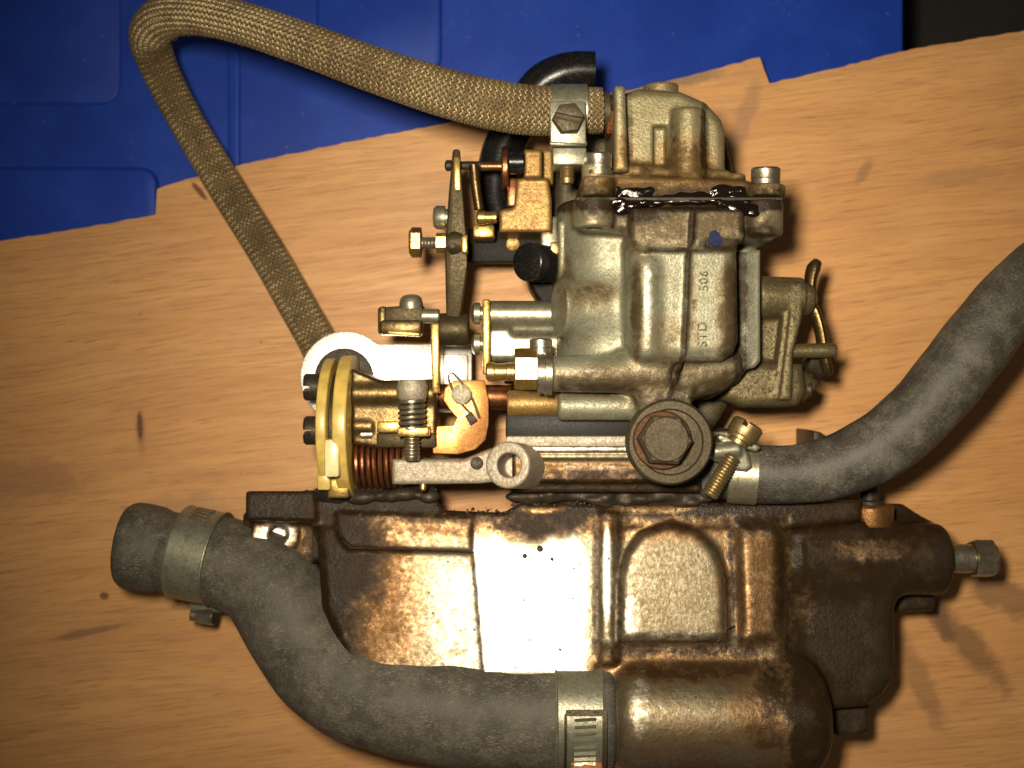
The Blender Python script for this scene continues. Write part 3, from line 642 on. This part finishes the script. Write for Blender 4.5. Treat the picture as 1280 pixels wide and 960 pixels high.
# --- throttle body, spacer and lower flanges
MB().box(632, 518, 800, 548, 95, 216, 4).done('insulator_spacer', 'spacer', carb)
MB().cyl(W(634, 505, 205), W(698, 505, 205), R(17, 205), bev=3).done('union_tube', 'gold', carb)
MB().box(632, 545, 806, 559, 85, 220, 3).done('gasket_plate', 'stone', carb)
t = SDF((-40, -160, 40), (330, -60, 260), 2.2)
t.box(640, 557, 872, 604, 60, 214, 6, 4); t.box(648, 557, 872, 566, 60, 221, 3, 2); t.box(655, 568, 872, 574, 60, 217, 2, 2); t.cyl(W(660, 588, 196), W(872, 590, 196), 16, rd=4, k=3)
t.box(640, 600, 878, 616, 60, 204, 4, 3); t.box(860, 560, 880, 604, 60, 200, 5, 3)
t.box(880, 505, 925, 560, 60, 150, 6, 4)
V, F = t.mesh(1); x, y = pix(V)
build('throttle_body', V, F, 'manifold', carb, angle=180, attrs=dict(grime=np.maximum(band(y, 596, 640, 10) * .55, band(x, 690, 900, 40) * band(y, 585, 610, 8) * .35), stain=band(y, 576, 640, 12) * .55, polish_glint=band(y, 557, 568, 5) * .6 + blob(x, y, 740, 585, 60, 6) * .4))
t = SDF((-300, -190, 30), (350, -110, 215), 2.4)
for i in range(150):
    px = random.choice((random.uniform(640, 885), random.uniform(400, 545))); r = random.uniform(2.5, 8)
    t.ball(W(px, (618 if px < 600 else 622) + random.gauss(0, 4), random.uniform(150, 178)), (r * random.uniform(1, 2.5), r * random.uniform(.6, 1.2), r * 1.3), 5)
t.box(400, 612, 540, 630, 90, 166, 4, 6)
t.box(640, 612, 885, 626, 60, 176, 4, 6)
V, F = t.mesh(1); build('manifold_gasket', V, F, 'dark', carb, angle=180)

# vacuum stub and arm
t = SDF((-170, -150, 90), (70, -60, 280), 2.0)
t.poly([(490, 574), (580, 575), (612, 562), (640, 560), (640, 600), (600, 605), (490, 606)], 175, 214, 5, 3)
t.cyl(W(672, 585, 150), W(634, 581, 262), R(29, 240), rd=2.5, k=9)
t.poly([(630, 556), (690, 556), (690, 604), (630, 604)], 120, 190, 8, 8)
t.cyl(W(645, 584, 200), W(632, 580, 290), 14.5, rd=1, k=1.5, sub=True)
V, F = t.mesh(1); x, y = pix(V)
build('vacuum_stub', V, F, 'stone', carb, angle=180)
MB().cyl(W(491, 590, 195) , W(512, 590, 195), R(16, 195), bev=2).done('arm_bush', 'brass', carb)
MB().cyl(W(596, 579, 212), W(596, 579, 216), 8, bev=1).done('rivet', 'dark', carb)
MB().lathe(W(529, 604, 205), (0, -1, .4), [(0, 4.5), (8, 4.5), (10, 3)], 14).done('stop_pin', 'brass', carb)

# --- jet union on the tube
b = MB(); b.hexa(W(643, 461, 254), (1, 0, 0), R(26, 254), R(31, 254)); b.done('jet_union', 'brass', carb)
MB().box(650, 444, 690, 484, 218, 250, 4).done('jet_block', 'olive', carb)
MB().lathe(W(672, 467, 258), (1, 0, 0), [(0, 24), (8, 24), (9, 26), (17, 26), (18, 22)], 32).done('jet_ring', 'steel', carb)
MB().lathe(W(644, 465, 262), (-1, 0, 0), [(0, 11), (10, 11), (11, 10), (24, 10), (25, 11.5), (33, 11.5), (35, 9)], 24).done('mixture_screw', 'brass', carb)
MB().lathe(W(676, 446, 250), (0, 1, 0), [(0, 13), (10, 13), (11, 14), (20, 14), (22, 11)], 26).done('bleed_plug', 'steel', carb)
# --- starter barrel
t = SDF((-50, -30, 60), (80, 120, 240), 2.0)
t.cyl(W(606, 393, 170), W(705, 393, 170), R(17, 170), rd=2, k=5)
t.box(606, 402, 705, 452, 90, 172, 9, 6); t.cyl(W(640, 412, 172), W(705, 412, 172), 6, rd=3, k=8); t.box(630, 430, 700, 480, 90, 160, 8, 6)
V, F = t.mesh(1); build('starter_barrel', V, F, 'zinc', carb, angle=180)
MB().slab([W(603, 374, 196), W(613, 374, 196), W(613, 468, 196), W(603, 468, 196)], (0, 0, -90), 2.5).done('end_plate', 'brass', carb)
for py in (392, 430):
    b = MB(); b.lathe(W(604, py, 172), (-1, 0, 0), [(0, 9), (3, 9), (4, 14), (11, 14), (14, 10), (15, 5)], 24); b.done('plate_screw', 'zinc', carb)

# ================= throttle linkage on the left (all carried by the carburettor)
# bright lever with round eye
ZL = 118
hv = circ(432, 471, 57, 30, 42, 318)
lev = [(474, 432)] + [(590, 430), (590, 517), (480, 517)]
n_c = W(450, 470, ZL); hvx = ((Vector((0, 0, CAM_H)) - n_c).normalized() + (FLASH - n_c).normalized()).normalized()  # plate normal halfway between lens and flash, for the glint
def tiltplate(pts, th, bev, name, mat, z, off=0., ctr=(470, 470)):
    """plate tilted close to the angle that mirrors the flash into the lens"""
    c0 = W(ctr[0], ctr[1], z); P = []
    for x_, y_ in pts:
        o = Vector((0, 0, CAM_H)); d = W(x_, y_, z) - o; t_ = (c0 + hvx * off - o).dot(hvx) / d.dot(hvx); P.append(o + d * t_)
    return MB().slab([q - hvx * th for q in P], hvx * th, bev).done(name, mat, carb)
eye = [p_ for p_ in circ(432, 471, 57, 40, 48, 312)]
tiltplate(eye + [(474, 430), (590, 430), (590, 517), (474, 512)], 7, 1.5, 'throttle_lever', 'bright', ZL)
tiltplate(circ(430, 472, 37), 8, 1.5, 'eye_washer', 'dark', ZL, 8)
tiltplate([(552, 443), (585, 443), (585, 482), (552, 482)], 8, 1.5, 'lever_block', 'bright', ZL, 12)
# cable wheel: two nylon cheeks with a groove between, edge on
ZW = 165
def cheek(x0, x1, r, name, mat, a0=0, a1=360, yc=534):
    p0 = W(x0, yc, ZW + 50); w = R(x1 - x0, ZW + 50); cy, cz = p0.y, ZW
    pts = [Vector((p0.x, cy + r * math.cos(math.radians(a)), cz + r * math.sin(math.radians(a)))) for a in np.linspace(a0, a1, 49)[:(-1 if a1 - a0 == 360 else None)]]
    if a1 - a0 != 360: pts.append(Vector((p0.x, cy, cz)))
    return MB().slab(pts, (w, 0, 0), 2.6, 3).done(name, mat, wheel)
wheel = MB().lathe(W(396, 534, ZW), (1, 0, 0), [(0, 12), (70, 12), (72, 9)], 24).done('cable_wheel', 'brown', carb)
cheek(400, 413, 86, 'wheel_cheek', 'nylon'); cheek(421, 438, 90, 'wheel_cheek', 'nylon'); cheek(412, 422, 70, 'wheel_core', 'olive')
b = MB(); b.box(405, 549, 424, 597, ZW + 40, ZW + 88, 4); b.done('cable_nipple', 'nylonpale', wheel)
b = MB(); b.box(396, 590, 413, 613, ZW - 10, ZW + 62, 3); b.done('wheel_tab', 'nylon', wheel)
b = MB(); b.box(409, 596, 436, 623, ZW - 10, ZW + 48, 3); b.done('wheel_tab', 'brass', wheel)
for py, r in ((484, 17), (538, 18)):
    b = MB(); b.slothead(W(400, py, ZW + 30), (-1, 0, .1), r, 20, 1.45, .2, .5); b.done('wheel_screw', 'dark', wheel)
# brass bracket with rolled ridge
t = SDF((-230, -90, 90), (-60, 30, 260), 2.0)
t.poly([(438, 460), (462, 470), (476, 476), (540, 474), (546, 500), (546, 560), (500, 556), (478, 562), (440, 556)], 130, 206, 4, 3)
t.cyl(W(440, 492, 196), W(545, 492, 196), 15, rd=3, k=6); t.cyl(W(442, 533, 200), W(466, 533, 200), 9, rd=2, k=6)
V, F = t.mesh(1); build('pivot_bracket', V, F, 'oldbrass', carb, angle=180)
MB().box(471, 527, 502, 541, 190, 218, 2).done('bracket_nut', 'brass', carb)
MB().box(470, 541, 545, 560, 170, 208, 3).done('bracket_foot', 'olive', carb)
MB().lathe(W(452, 543, 200), (1, 0, 0), [(0, 8), (14, 8)] , 14).done('splined_stub', 'steel', carb)
# thin upright brass strip
MB().slab([W(538, 404, 212), W(549, 404, 212), W(549, 492, 212), W(540, 492, 212)], (0, 0, -80), 2).done('upright_strip', 'brass', carb)
MB().cyl(W(549, 412, 180), W(586, 412, 180), 21, bev=3).done('pivot_sleeve', 'olive', carb)
# idle screw with spring
zI = 228
b = MB(); b.lathe(W(515, 500, zI), (0, 1, 0), [(0, R(16, zI)), (3, R(19, zI)), (16, R(20, zI)), (24, R(17, zI)), (25, R(12, zI))], 10)
iscr = b.done('idle_screw', 'stone', carb)
MB().thread(W(515, 500, zI), (0, -1, 0), R(10.5, zI), R(76, zI), 4.4).done('threaded_rod', 'steel', iscr)
MB().spring(W(515, 500, zI), W(515, 541, zI), R(15, zI), 6.2, 2.9).done('screw_spring', 'steel', iscr)
MB().box(496, 534, 536, 546, zI - 34, zI + 16, 2).done('screw_tab', 'brass', carb)
# copper return spring
MB().spring(W(447, 580, 176), W(508, 580, 176), 29, 8.3, 3.3).done('return_spring', 'copper', carb)
MB().cyl(W(436, 580, 170), W(515, 580, 170), 15, bev=2).done('spring_spindle', 'dark', carb)
# heat tinted hooked plate with slot and screw
zH = 196
hook = [(566, 476), (606, 475), (611, 500), (611, 530), (607, 550), (594, 562), (572, 568), (541, 567), (541, 533), (566, 531), (571, 522), (562, 512), (554, 500), (556, 485)]
n_c = W(585, 515, zH); hvx = ((Vector((0, 0, CAM_H)) - n_c).normalized() + (FLASH - n_c).normalized()).normalized()
hvx = (hvx + Vector((.09, -.03, 0))).normalized()
tiltplate(hook, 6, 1.5, 'hook_plate', 'orange', zH, 0, (585, 515))
MB().slab([q for q in [W(581, 520, 203), W(589, 514, 203), W(597, 526, 203), W(588, 532, 203)]], (0, 0, -5), .8).done('notch_patch', 'dark', carb)  # dark raised slab imitating the shaded cut-out in the plate
b = MB(); b.slothead(W(577, 493, 200), (0.02, .03, 1), 12.5, 10, .9, .16, .4); b.done('plate_screw', 'stone', carb)
P_ = catmull([W(588, 517, 203), W(570, 496, 204), W(561, 474, 205), W(563, 466, 206), W(570, 470, 205), W(588, 494, 204), W(599, 522, 203)], 3); MB().tube(P_, 1.6, 8).done('wire_clip', 'steel', carb)
MB().cyl(W(545, 495, 160), W(640, 497, 160), 16, bev=2).done('throttle_spindle', 'copper', carb)
# clevis with screw
cl = MB().slab([W(478, 384, 196), W(528, 380, 196), W(530, 402, 196), W(480, 404, 196)], (0, 0, -40), 3).done('cable_clevis', 'olive', carb)
MB().slab([W(474, 400, 204), W(527, 400, 204), W(527, 418, 204), W(474, 418, 204)], (0, 0, -46), 4).done('clevis_fork', 'oldbrass', cl)
MB().slab([W(472, 384, 200), W(482, 382, 200), W(482, 418, 200), W(472, 418, 200)], (0, 0, -44), 3).done('clevis_cheek', 'oldbrass', cl)
MB().slab([W(485, 413, 206), W(524, 416, 206), W(524, 420, 206), W(485, 418, 206)], (0, 0, -30), 1.2).done('clevis_edge', 'brass', cl)
MB().lathe(W(514, 384, 186), (0, 1, .2), [(0, 15), (5, 15), (12, 13), (15, 9), (16, 5)], 24).done('clevis_screw', 'zinc', cl)
MB().lathe(W(528, 395, 190), (1, 0, 0), [(0, 9), (20, 9), (22, 7)], 20).done('clevis_pin', 'zinc', cl)
# tall lever, near edge-on
tl = MB().slab([W(566, 186, 210), W(575, 186, 210), W(583, 300, 210), W(584, 330, 208), W(573, 412, 190), W(558, 415, 190), W(556, 310, 205), W(561, 240, 210)], (-4, 0, -95), 3).done('tall_lever', 'olive', carb)
MB().slab([W(567, 196, 214), W(575, 196, 214), W(576, 238, 214), W(568, 238, 214)], (0, 0, -8), 1.2).done('lever_edge', 'brass', tl)
MB().lathe(W(562, 207, 190), (1, 0, 0), [(-6, 4), (-4, 7), (2, 7), (3, 5.5), (40, 5.5)], 18).done('pin', 'dark', carb)
MB().lathe(W(602, 208, 190), (1, 0, 0), [(0, 6), (26, 6), (27, 5)], 18).done('link_rod', 'copper', carb)
P_ = [W(592, 206, 204), W(595, 235, 202), W(599, 262, 200)]; MB().tube(catmull(P_, 6), 6.2, 12).done('tie_rod', 'oldbrass', carb)
MB().lathe(W(627, 210, 185), (1, 0, 0), [(0, 25), (2, 27), (7, 27), (9, 25)], 36).done('copper_disc', 'copper', carb)
MB().lathe(W(636, 203, 190), (1, 0, 0), [(0, 14), (1, 15), (18, 15), (20, 13)], 28).done('roller', 'black', carb)
t = SDF((-40, 150, 60), (70, 320, 240), 2.0)
t.poly([(646, 222), (686, 222), (690, 250), (690, 290), (624, 290), (624, 262), (642, 258)], 100, 190, 4, 3)
t.box(655, 186, 678, 222, 110, 200, 3, 3); t.box(676, 186, 692, 230, 90, 170, 3, 3)
V, F = t.mesh(1); build('gold_bracket', V, F, 'gold', carb, angle=180)
MB().box(634, 222, 648, 258, 120, 178, 3).done('bracket_cheek', 'copper', carb)
MB().lathe(W(596, 272, 196), (1, 0, 0), [(0, 6), (2, 9), (10, 9), (11, 7.5), (24, 7.5), (25, 6)], 22).done('ball_pin', 'brass', carb)
MB().box(591, 280, 618, 297, 130, 176, 3).done('pin_nut', 'brass', carb)
MB().box(584, 286, 694, 328, 96, 118, 3).done('dark_bracket', 'bracket', carb)
MB().cyl(W(641, 305, 116), W(641, 305, 121), 9, bev=1).done('bracket_rivet', 'gold', carb)
# adjusting screw
za = 196
b = MB(); b.hexa(W(527, 303, za), (-1, 0, 0), R(19, za), R(14, za), .0); ad = b.done('adjusting_screw', 'brass', carb)
MB().thread(W(526, 304, za), (1, 0, 0), R(8, za), R(24, za), 4).done('threaded_rod', 'steel', ad)
MB().hexa(W(545, 304, za), (1, 0, 0), R(13, za), R(14, za), 0).done('lock_nut', 'brass', ad)
b = MB(); b.cyl(W(558, 304, za - 2), W(582, 304, za - 2), R(16, za), bev=4); b.done('screw_boss', 'olive', carb)
MB().cyl(W(566, 307, za + 11), W(566, 307, za + 15.5), 4.5, bev=.8, n=18).done('boss_hole_disc', 'dark', carb)  # solid dark disc painted in for the shade of a hole
MB().slab([W(576, 296, 216), W(584, 292, 216), W(585, 316, 216), W(577, 316, 216)], (0, 0, -14), 2).done('boss_edge', 'brass', carb)
b = MB(); b.lathe(W(560, 272, 188), (-1, 0, 0), [(0, 11), (3, 11), (3.5, 15), (14, 15), (18, 12), (19, 6)], 26); b.done('lever_screw', 'zinc', carb)
# rubber capped plug
b = MB(); b.lathe(W(694, 331, 150), Vector((-.62, -.03, .8)), [(-20, 23), (20, 23), (21, 21), (24, 21), (25, 24), (58, 24), (60, 23), (61.5, 20)], 36); b.done('rubber_cap', 'black', carb)
MB().box(676, 270, 698, 345, 90, 168, 4).done('side_rib', 'zinc', carb)
MB().box(688, 302, 698, 318, 160, 186, 2).done('rib_clip', 'brass', carb)
t = SDF((-30, 70, 40), (80, 190, 140), 2.4); t.poly([(655, 330), (700, 330), (704, 408), (690, 405), (662, 358)], 40, 118, 6, 3)  # black block added as the shadow below the rubber cap
V, F = t.mesh(1); build('shade_block', V, F, 'bracket', carb, angle=180)
# body behind the chamber (bore casting)
t = SDF((20, -110, 30), (330, 340, 180), 4.0)
t.poly([(700, 130), (900, 130), (930, 260), (940, 460), (880, 560), (700, 560), (690, 300)], 40, 150, 14, 6); V, F = t.mesh(1)
build('bore_casting', V, F, 'brown', carb, angle=180)

# --- fuel inlet on the cover
MB().lathe(W(738, 139, 255), (1, 0, 0), [(0, 20), (14, 20), (15, 23), (22, 23), (22.5, 17), (34, 17)], 32).done('inlet_spigot', 'brown', carb)
MB().hexa(W(756, 146, 250), (1, 0, 0), 27, 13, .5).done('inlet_nut', 'copper', carb)

# ================================================================== braided hose
hp = [(752, 138, 262, 27), (700, 139, 264, 29), (640, 135, 268, 30), (560, 117, 272, 29), (470, 88, 264, 27), (380, 55, 246, 25.5), (300, 28, 214, 25), (243, 17, 180, 25), (206, 22, 140, 25.5), (188, 45, 104, 25), (199, 85, 78, 22.5), (232, 150, 62, 21), (283, 235, 54, 21.5), (333, 315, 50, 22), (373, 385, 46, 22.5), (398, 430, 44, 23), (418, 480, 42, 23), (436, 530, 42, 23)]
P = catmull([tuple(W(a, b_, z)) + (R(r, z),) for a, b_, z, r in hp], 1.25); rad = P[:, 3]; P = P[:, :3]
bh = thing('braided_hose', 'brown woven braided fuel hose bent back over the blue plastic', 'hose', W(400, 430, 20))
MB().tube(P, rad - 2.6, 24).done('rubber_core', 'braidcore', bh)
Tt, Nn, Bb = frames(P); ds = np.r_[0, np.cumsum(np.linalg.norm(np.diff(P, axis=0), axis=1))]
N = 20; om = math.tan(math.radians(47)) / 25.; am = 1.6
Vs = []; Fs = []; off = 0; ww = .112
for fam in (1, -1):
    for i in range(N):
        th = fam * om * ds + 2 * np.pi * i / N
        ph = np.pi * (N * (th + fam * om * ds) / (2 * np.pi) * 1. + i)
        hgt = fam * am * np.cos(ph + (0 if fam > 0 else 0)) if fam > 0 else -am * np.cos(np.pi * (N * (th - om * ds) / (2 * np.pi)) + np.pi * i)
        rows = []
        for j, (da, dh) in enumerate(((-1, -1.2), (-.45, .35), (.45, .35), (1, -1.2))):
            a = th + da * ww; rr = rad + hgt + dh - .4
            rows.append(P + Nn * (np.cos(a) * rr)[:, None] + Bb * (np.sin(a) * rr)[:, None])
        m = len(P); Vs.append(np.concatenate(rows))
        for j in range(3):
            q = np.arange(m - 1); f = np.stack([off + j * m + q, off + (j + 1) * m + q, off + (j + 1) * m + q + 1, off + j * m + q + 1], 1); Fs += f.tolist()
        off += 4 * m
build('braid', np.concatenate(Vs), Fs, 'braid', bh, angle=60, kind='stuff')
mb = MB()                                                            # loose fibres
for i in range(1500):
    q = random.randrange(len(P) - 2); a = random.uniform(0, 6.28); p0 = P[q] + (Nn[q] * math.cos(a) + Bb[q] * math.sin(a)) * (rad[q] - .6)
    d = Nn[q] * math.cos(a + random.uniform(-.9, .9)) + Bb[q] * math.sin(a + random.uniform(-.9, .9)) + Tt[q] * random.uniform(-1.2, 1.2)
    l = random.uniform(2.5, 6); side = np.cross(d, Tt[q]) * .35; mid = p0 + d * l * .6
    mb.add([p0 - side, p0 + side, mid + side * .8, mid - side * .8, p0 + d * l + Tt[q] * random.uniform(-2, 2)], [[0, 1, 2, 3], [3, 2, 4]])
mb.done('loose_fibres', 'braid', bh, kind='stuff')

# clamp on the braided hose
hc = thing('hose_clamp', 'zinc strap clamp with slotted hex bolt on the braided hose', 'clamp', W(710, 140, 220))
zc = 264
b = MB(); prof = []
p0 = W(688, 139, zc); w = R(45, zc); b.lathe(p0, (1, 0, 0), [(0, R(31.5, zc)), (0, R(33, zc)), (w, R(33, zc)), (w, R(31.5, zc))], 48); b.done('band', 'clampzinc', hc)
b = MB(); b.slab([W(687, 126, 304), W(732, 126, 304), W(733, 180, 304), W(688, 178, 304)], (0, 0, -10), 2); b.done('ear', 'clampzinc', hc)
b = MB(); b.slab([W(687, 176, 300), W(734, 176, 300), W(734, 181, 300), W(688, 181, 300)], (0, 0, -44), 1.2); b.done('ear', 'clampzinc', hc)
b = MB(); b.slab([W(690, 184, 292), W(734, 184, 292), W(732, 206, 292), W(691, 206, 292)], (0, 0, -44), 3); b.done('lower_ear', 'clampzinc', hc)
b = MB(); p = W(710, 150, 303); rb = R(20.5, 304); b.hexa(p, (0, 0, 1), rb, 9, .3)
hx = [(rb * .95 * math.cos(a), rb * .95 * math.sin(a)) for a in (np.arange(6) * math.pi / 3 + .12)]
for sg in (1, -1):                                                  # halves either side of the screwdriver slot
    ca, sa = math.cos(-.2), math.sin(-.2); loop = []
    for (x0_, y0_), (x1_, y1_) in zip(hx, hx[1:] + hx[:1]):
        d0 = sg * (-sa * x0_ + ca * y0_) - 2.4; d1 = sg * (-sa * x1_ + ca * y1_) - 2.4
        if d0 >= 0: loop.append((x0_, y0_))
        if d0 * d1 < 0: t_ = d0 / (d0 - d1); loop.append((x0_ + (x1_ - x0_) * t_, y0_ + (y1_ - y0_) * t_))
    b.slab([p + Vector((x_, y_, 8.5)) for x_, y_ in loop], (0, 0, 6), 1.2)
b.done('clamp_bolt', 'brown', hc)
MB().thread(W(709, 200, 272), (0, -1, 0), R(9.5, 272), R(30, 272), 4).done('bolt_thread', 'dullbrass', hc)

# black moulded elbow behind the inlet
el = [(743, 88, 150, 23), (722, 88, 150, 23.5), (700, 93, 148, 24.5), (678, 106, 142, 25.5), (658, 132, 132, 25.5), (640, 162, 120, 25), (624, 200, 106, 25), (620, 250, 90, 25), (640, 310, 70, 24)]
P2 = catmull([tuple(W(a, b_, z)) + (R(r, z),) for a, b_, z, r in el], 4.); 
eb = MB(); eb.tube(P2[:, :3], P2[:, 3], 32, False); n_ = len(eb.V)
eb.tube(P2[:, :3], P2[:, 3] - 4, 32, False); 
m_ = 32; q = n_
eb.F += [[(i + 1) % m_, i, q + i, q + (i + 1) % m_] for i in range(m_)]
eb.done('rubber_elbow', 'black', label='glossy black rubber elbow pipe behind the braided hose end', cat='elbow pipe')

# ================================================================== coolant hoses
def hose(pts, mat, name, label, wall=9., step=5., n=40):
    Q = catmull([tuple(W(a, b_, z)) + (R(r, z),) for a, b_, z, r in pts], step); m = len(Q)
    h_ = MB(); rr = Q[:, 3].copy(); rr[0] -= 4; rr[1] -= 1.0; rr[-1] -= 3
    T_, N_, B_ = frames(Q[:, :3]); tq = Q[:, :3].copy()
    rr = rr * (1 + .012 * np.sin(np.arange(m) * .21) + .008 * np.sin(np.arange(m) * .53 + 1))
    h_.tube(tq, rr, n, False); k1 = len(h_.V); h_.tube(tq, Q[:, 3] - wall, n, False)
    h_.F += [[(i + 1) % n, i, k1 + i, k1 + (i + 1) % n] for i in range(n)]
    e0 = (m - 1) * n; h_.F += [[e0 + i, e0 + (i + 1) % n, k1 + e0 + (i + 1) % n, k1 + e0 + i] for i in range(n)]
    return h_.done(name, mat, label=label, cat='hose', angle=60), Q
pe = MF.world(720, 893, -38); zE = pe.z
lowpts = [(156, 681, 112, 52), (172, 683, 112, 54), (196, 687, 113, 53), (208, 689, 113, 49), (222, 692, 114, 51), (262, 698, 117, 55), (300, 710, 121, 57), (335, 730, 126, 60), (362, 768, 134, 64), (392, 814, 143, 66), (432, 850, 155, 67), (490, 874, 167, 68), (560, 886, 177, 68), (640, 892, zE - 2, 67), (700, 893, zE, 66), (765, 893, zE, 66)]
hose(lowpts, 'rubber', 'coolant_hose', 'thick dusty black rubber hose curving to the manifold outlet')
rp = [(884, 588, 172, 31), (915, 591, 178, 34), (950, 593, 184, 36), (1000, 592, 192, 37.5), (1050, 581, 200, 40), (1100, 557, 208, 42), (1142, 523, 214, 43), (1180, 481, 220, 43.5), (1218, 432, 224, 43.5), (1256, 385, 224, 43.5), (1296, 348, 216, 44), (1356, 305, 180, 44), (1436, 262, 120, 44), (1520, 230, 60, 43), (1600, 212, 46, 43)]
hose(rp, 'rubber2', 'water_hose', 'slimmer grey dusty rubber hose rising from the clamp beside the banjo bolt')

# worm clamps
def worm(ctr, d, r, w, name_label):
    root = thing('worm_drive_clamp', name_label, 'clamp', Vector(ctr) - Vector((0, 0, r)))
    d, u_, v_ = basis(d); b = MB(); p = Vector(ctr) - d * (w / 2)
    b.lathe(p, d, [(0, r - 2), (0.4, r + 1.6), (2, r + 2.4), (3.5, r + 1.0), (w - 3.5, r + 1.0), (w - 2, r + 2.4), (w - .4, r + 1.6), (w, r - 2)], 64); band_ = b.done('band', 'clampzinc', root)
    return root, d, u_, v_
# on the free hose end
A_ = W(250, 694, 116); dd = (W(272, 703, 119) - W(226, 690, 114))
root, d, u_, v_ = worm(A_, dd + Vector((0, 4, 0)), R(57, 116), R(50, 116), 'dull zinc worm clamp near the free end of the thick hose')
r0 = R(57, 116) + 1.2
for i in range(5):                                                # worm slots stamped in the band
    a = math.radians(58 + i * 7); rdv = (Vector((0, 0, 1)) - d * d.z).normalized(); up = d.cross(rdv)
    if up.y < 0: up = -up
    nn = rdv * math.cos(a) + up * math.sin(a); tt = d.cross(nn).normalized(); q = A_ + nn * r0
    pts = [q + d * s1 * 12 + tt * s2 * 1.7 + d * s2 * 1.2 for s1, s2 in ((-1, -1), (1, -1), (1, 1), (-1, 1))]
    MB().slab(pts, nn * 1.6, .5, 1).done('stamped_tooth', 'steel', root)
b = MB(); b.hexa(W(248, 768, 84), (1, -.1, .15), 13, 22, .2).lathe(W(240, 768, 82), (1, -.1, .15), [(0, 9), (20, 9)], 16); b.done('clamp_screw', 'steel', root)
b = MB(); b.slab([W(236, 752, 92), W(278, 754, 92), W(276, 766, 92), W(238, 764, 92)], (0, 0, -24), 2); b.done('screw_housing', 'clampzinc', root)
# on the outlet
A_ = Vector((MF.world(722, 893, -38).x, pe.y, zE)); rr_ = R(67.5, zE)
root, d, u_, v_ = worm(A_, (1, 0, 0), rr_, R(60, zE), 'zinc worm clamp with long stamped slots where the thick hose meets the manifold outlet')
def onring(a, xo, rr2): return A_ + Vector((xo, rr2 * math.sin(a), rr2 * math.cos(a)))
def patch(a0, a1, x0, x1, h0, h1, name, mat, par, n=14):
    Vp = []; 
    for i in range(n + 1):
        a = a0 + (a1 - a0) * i / n
        Vp += [onring(a, x0, h0), onring(a, x0 + 1, h1), onring(a, x1 - 1, h1), onring(a, x1, h0)]
    Fp = [[i * 4 + j, i * 4 + j + 1, i * 4 + j + 5, i * 4 + j + 4] for i in range(n) for j in range(3)] + [[0, 1, 2, 3][::-1], [n * 4 + j for j in range(4)]]
    return MB().add(Vp, Fp).done(name, mat, par, angle=35)
patch(.30, -.9, -18, 30, rr_, rr_ + 5, 'overlap_strap', 'clampzinc', root)
patch(.36, .26, -18, 32, rr_ + 1, rr_ + 8, 'strap_lip', 'brown', root, 5); patch(.30, -.9, 25, 32, rr_ + 1, rr_ + 8, 'strap_lip', 'brown', root); patch(.30, -.9, -20, -16, rr_ + 1, rr_ + 6.5, 'strap_lip', 'olive', root)
for i in range(8):
    a = .19 - i * .115
    Vp = [onring(a + .03 + .03 * (q_ > .5) * 0 + (-.03 if s_ else 0) + (.028 if q_ else 0), 18 if q_ else -8, rr_ + (8.2 if s_ == 1 else 4.6)) for s_ in (0, 1, 2) for q_ in (0, 1)]
    Vp = []
    for xo, sh in ((-8, 0.), (18, .02)):
        Vp += [onring(a + sh + .032, xo, rr_ + 4.4), onring(a + sh, xo, rr_ + 8.4), onring(a + sh - .032, xo, rr_ + 4.4)]
    MB().add(Vp, [[0, 3, 4, 1], [1, 4, 5, 2], [0, 1, 2], [5, 4, 3]]).done('stamped_tooth', 'clampzinc', root, angle=80)
b = MB(); q = onring(-1.02, 6, rr_ + 14); b.slothead(W(733, 958, q.z + 6), (0, .75, .65), 20, 14, .5, .16, .5); b.done('clamp_screw', 'rustscrew', root)
# wire-type clamp with bolt on the slimmer hose
A_ = W(926, 592, 181); d3 = (W(950, 593, 184) - W(905, 590, 177)).normalized(); rr_ = R(36.5, 181)
root = thing('bolt_hose_clamp', 'pale zinc clamp with long threaded screw on the slimmer hose', 'clamp', A_ - Vector((0, 0, rr_)))
MB().lathe(A_ - d3 * 16, d3, [(0, rr_ - 2), (.5, rr_ + 1.5), (36, rr_ + 1.5), (36.5, rr_ - 2)], 48).done('band', 'zinc', root)
t = SDF(tuple(W(868, 630, 150)), tuple(W(965, 525, 150) + Vector((0, 0, 120))), 1.6)
t.poly([(884, 556), (892, 552), (924, 555), (936, 566), (941, 584), (934, 590), (918, 588), (912, 580), (896, 578), (885, 572)], 214, 230, 4, 3)
t.cyl(W(890, 565, 229), W(925, 561, 229), 9, rd=3, k=4)
t.poly([(897, 545), (902, 543), (946, 554), (952, 560), (946, 565), (934, 562), (898, 550)], 205, 228, 2.5, 2)
V, F = t.mesh(1); build('t_bracket', V, F, 'clampzinc', root, angle=180)
sdv = (W(889, 617, 238) - W(918, 568, 236)).normalized()
MB().thread(W(916, 570, 236), sdv, 11, (W(888, 618, 238) - W(918, 568, 236)).length, 4.2).done('clamp_thread', 'dullbrass', root)
b = MB(); p = W(921, 555, 230); b.lathe(p, -sdv, [(0, 13), (5, 13), (6, 17), (10, 17), (11, 15)], 28).slothead(p - sdv * 10, -sdv, 20, 20, 1.2, .16, .4); b.done('clamp_screw', 'dullbrass', root)
MB().slab([W(866, 575, 200), W(885, 552, 200), W(903, 560, 200), W(898, 612, 200), W(884, 626, 200), W(872, 612, 200)], (0, 0, -30), 6, 3).done('band_tail', 'gasket', root)
# dark fin behind the hose
T = catmull([W(1019, 540, 96), W(1026, 544, 96), W(1036, 552, 94), W(1046, 566, 92)], 3); mb = MB()
mb.plate([(1017, 538), (1026, 540), (1036, 547), (1044, 558), (1044, 575), (1017, 575)], 0, 96, 3); mb.done('rear_stud', 'dark', mani)
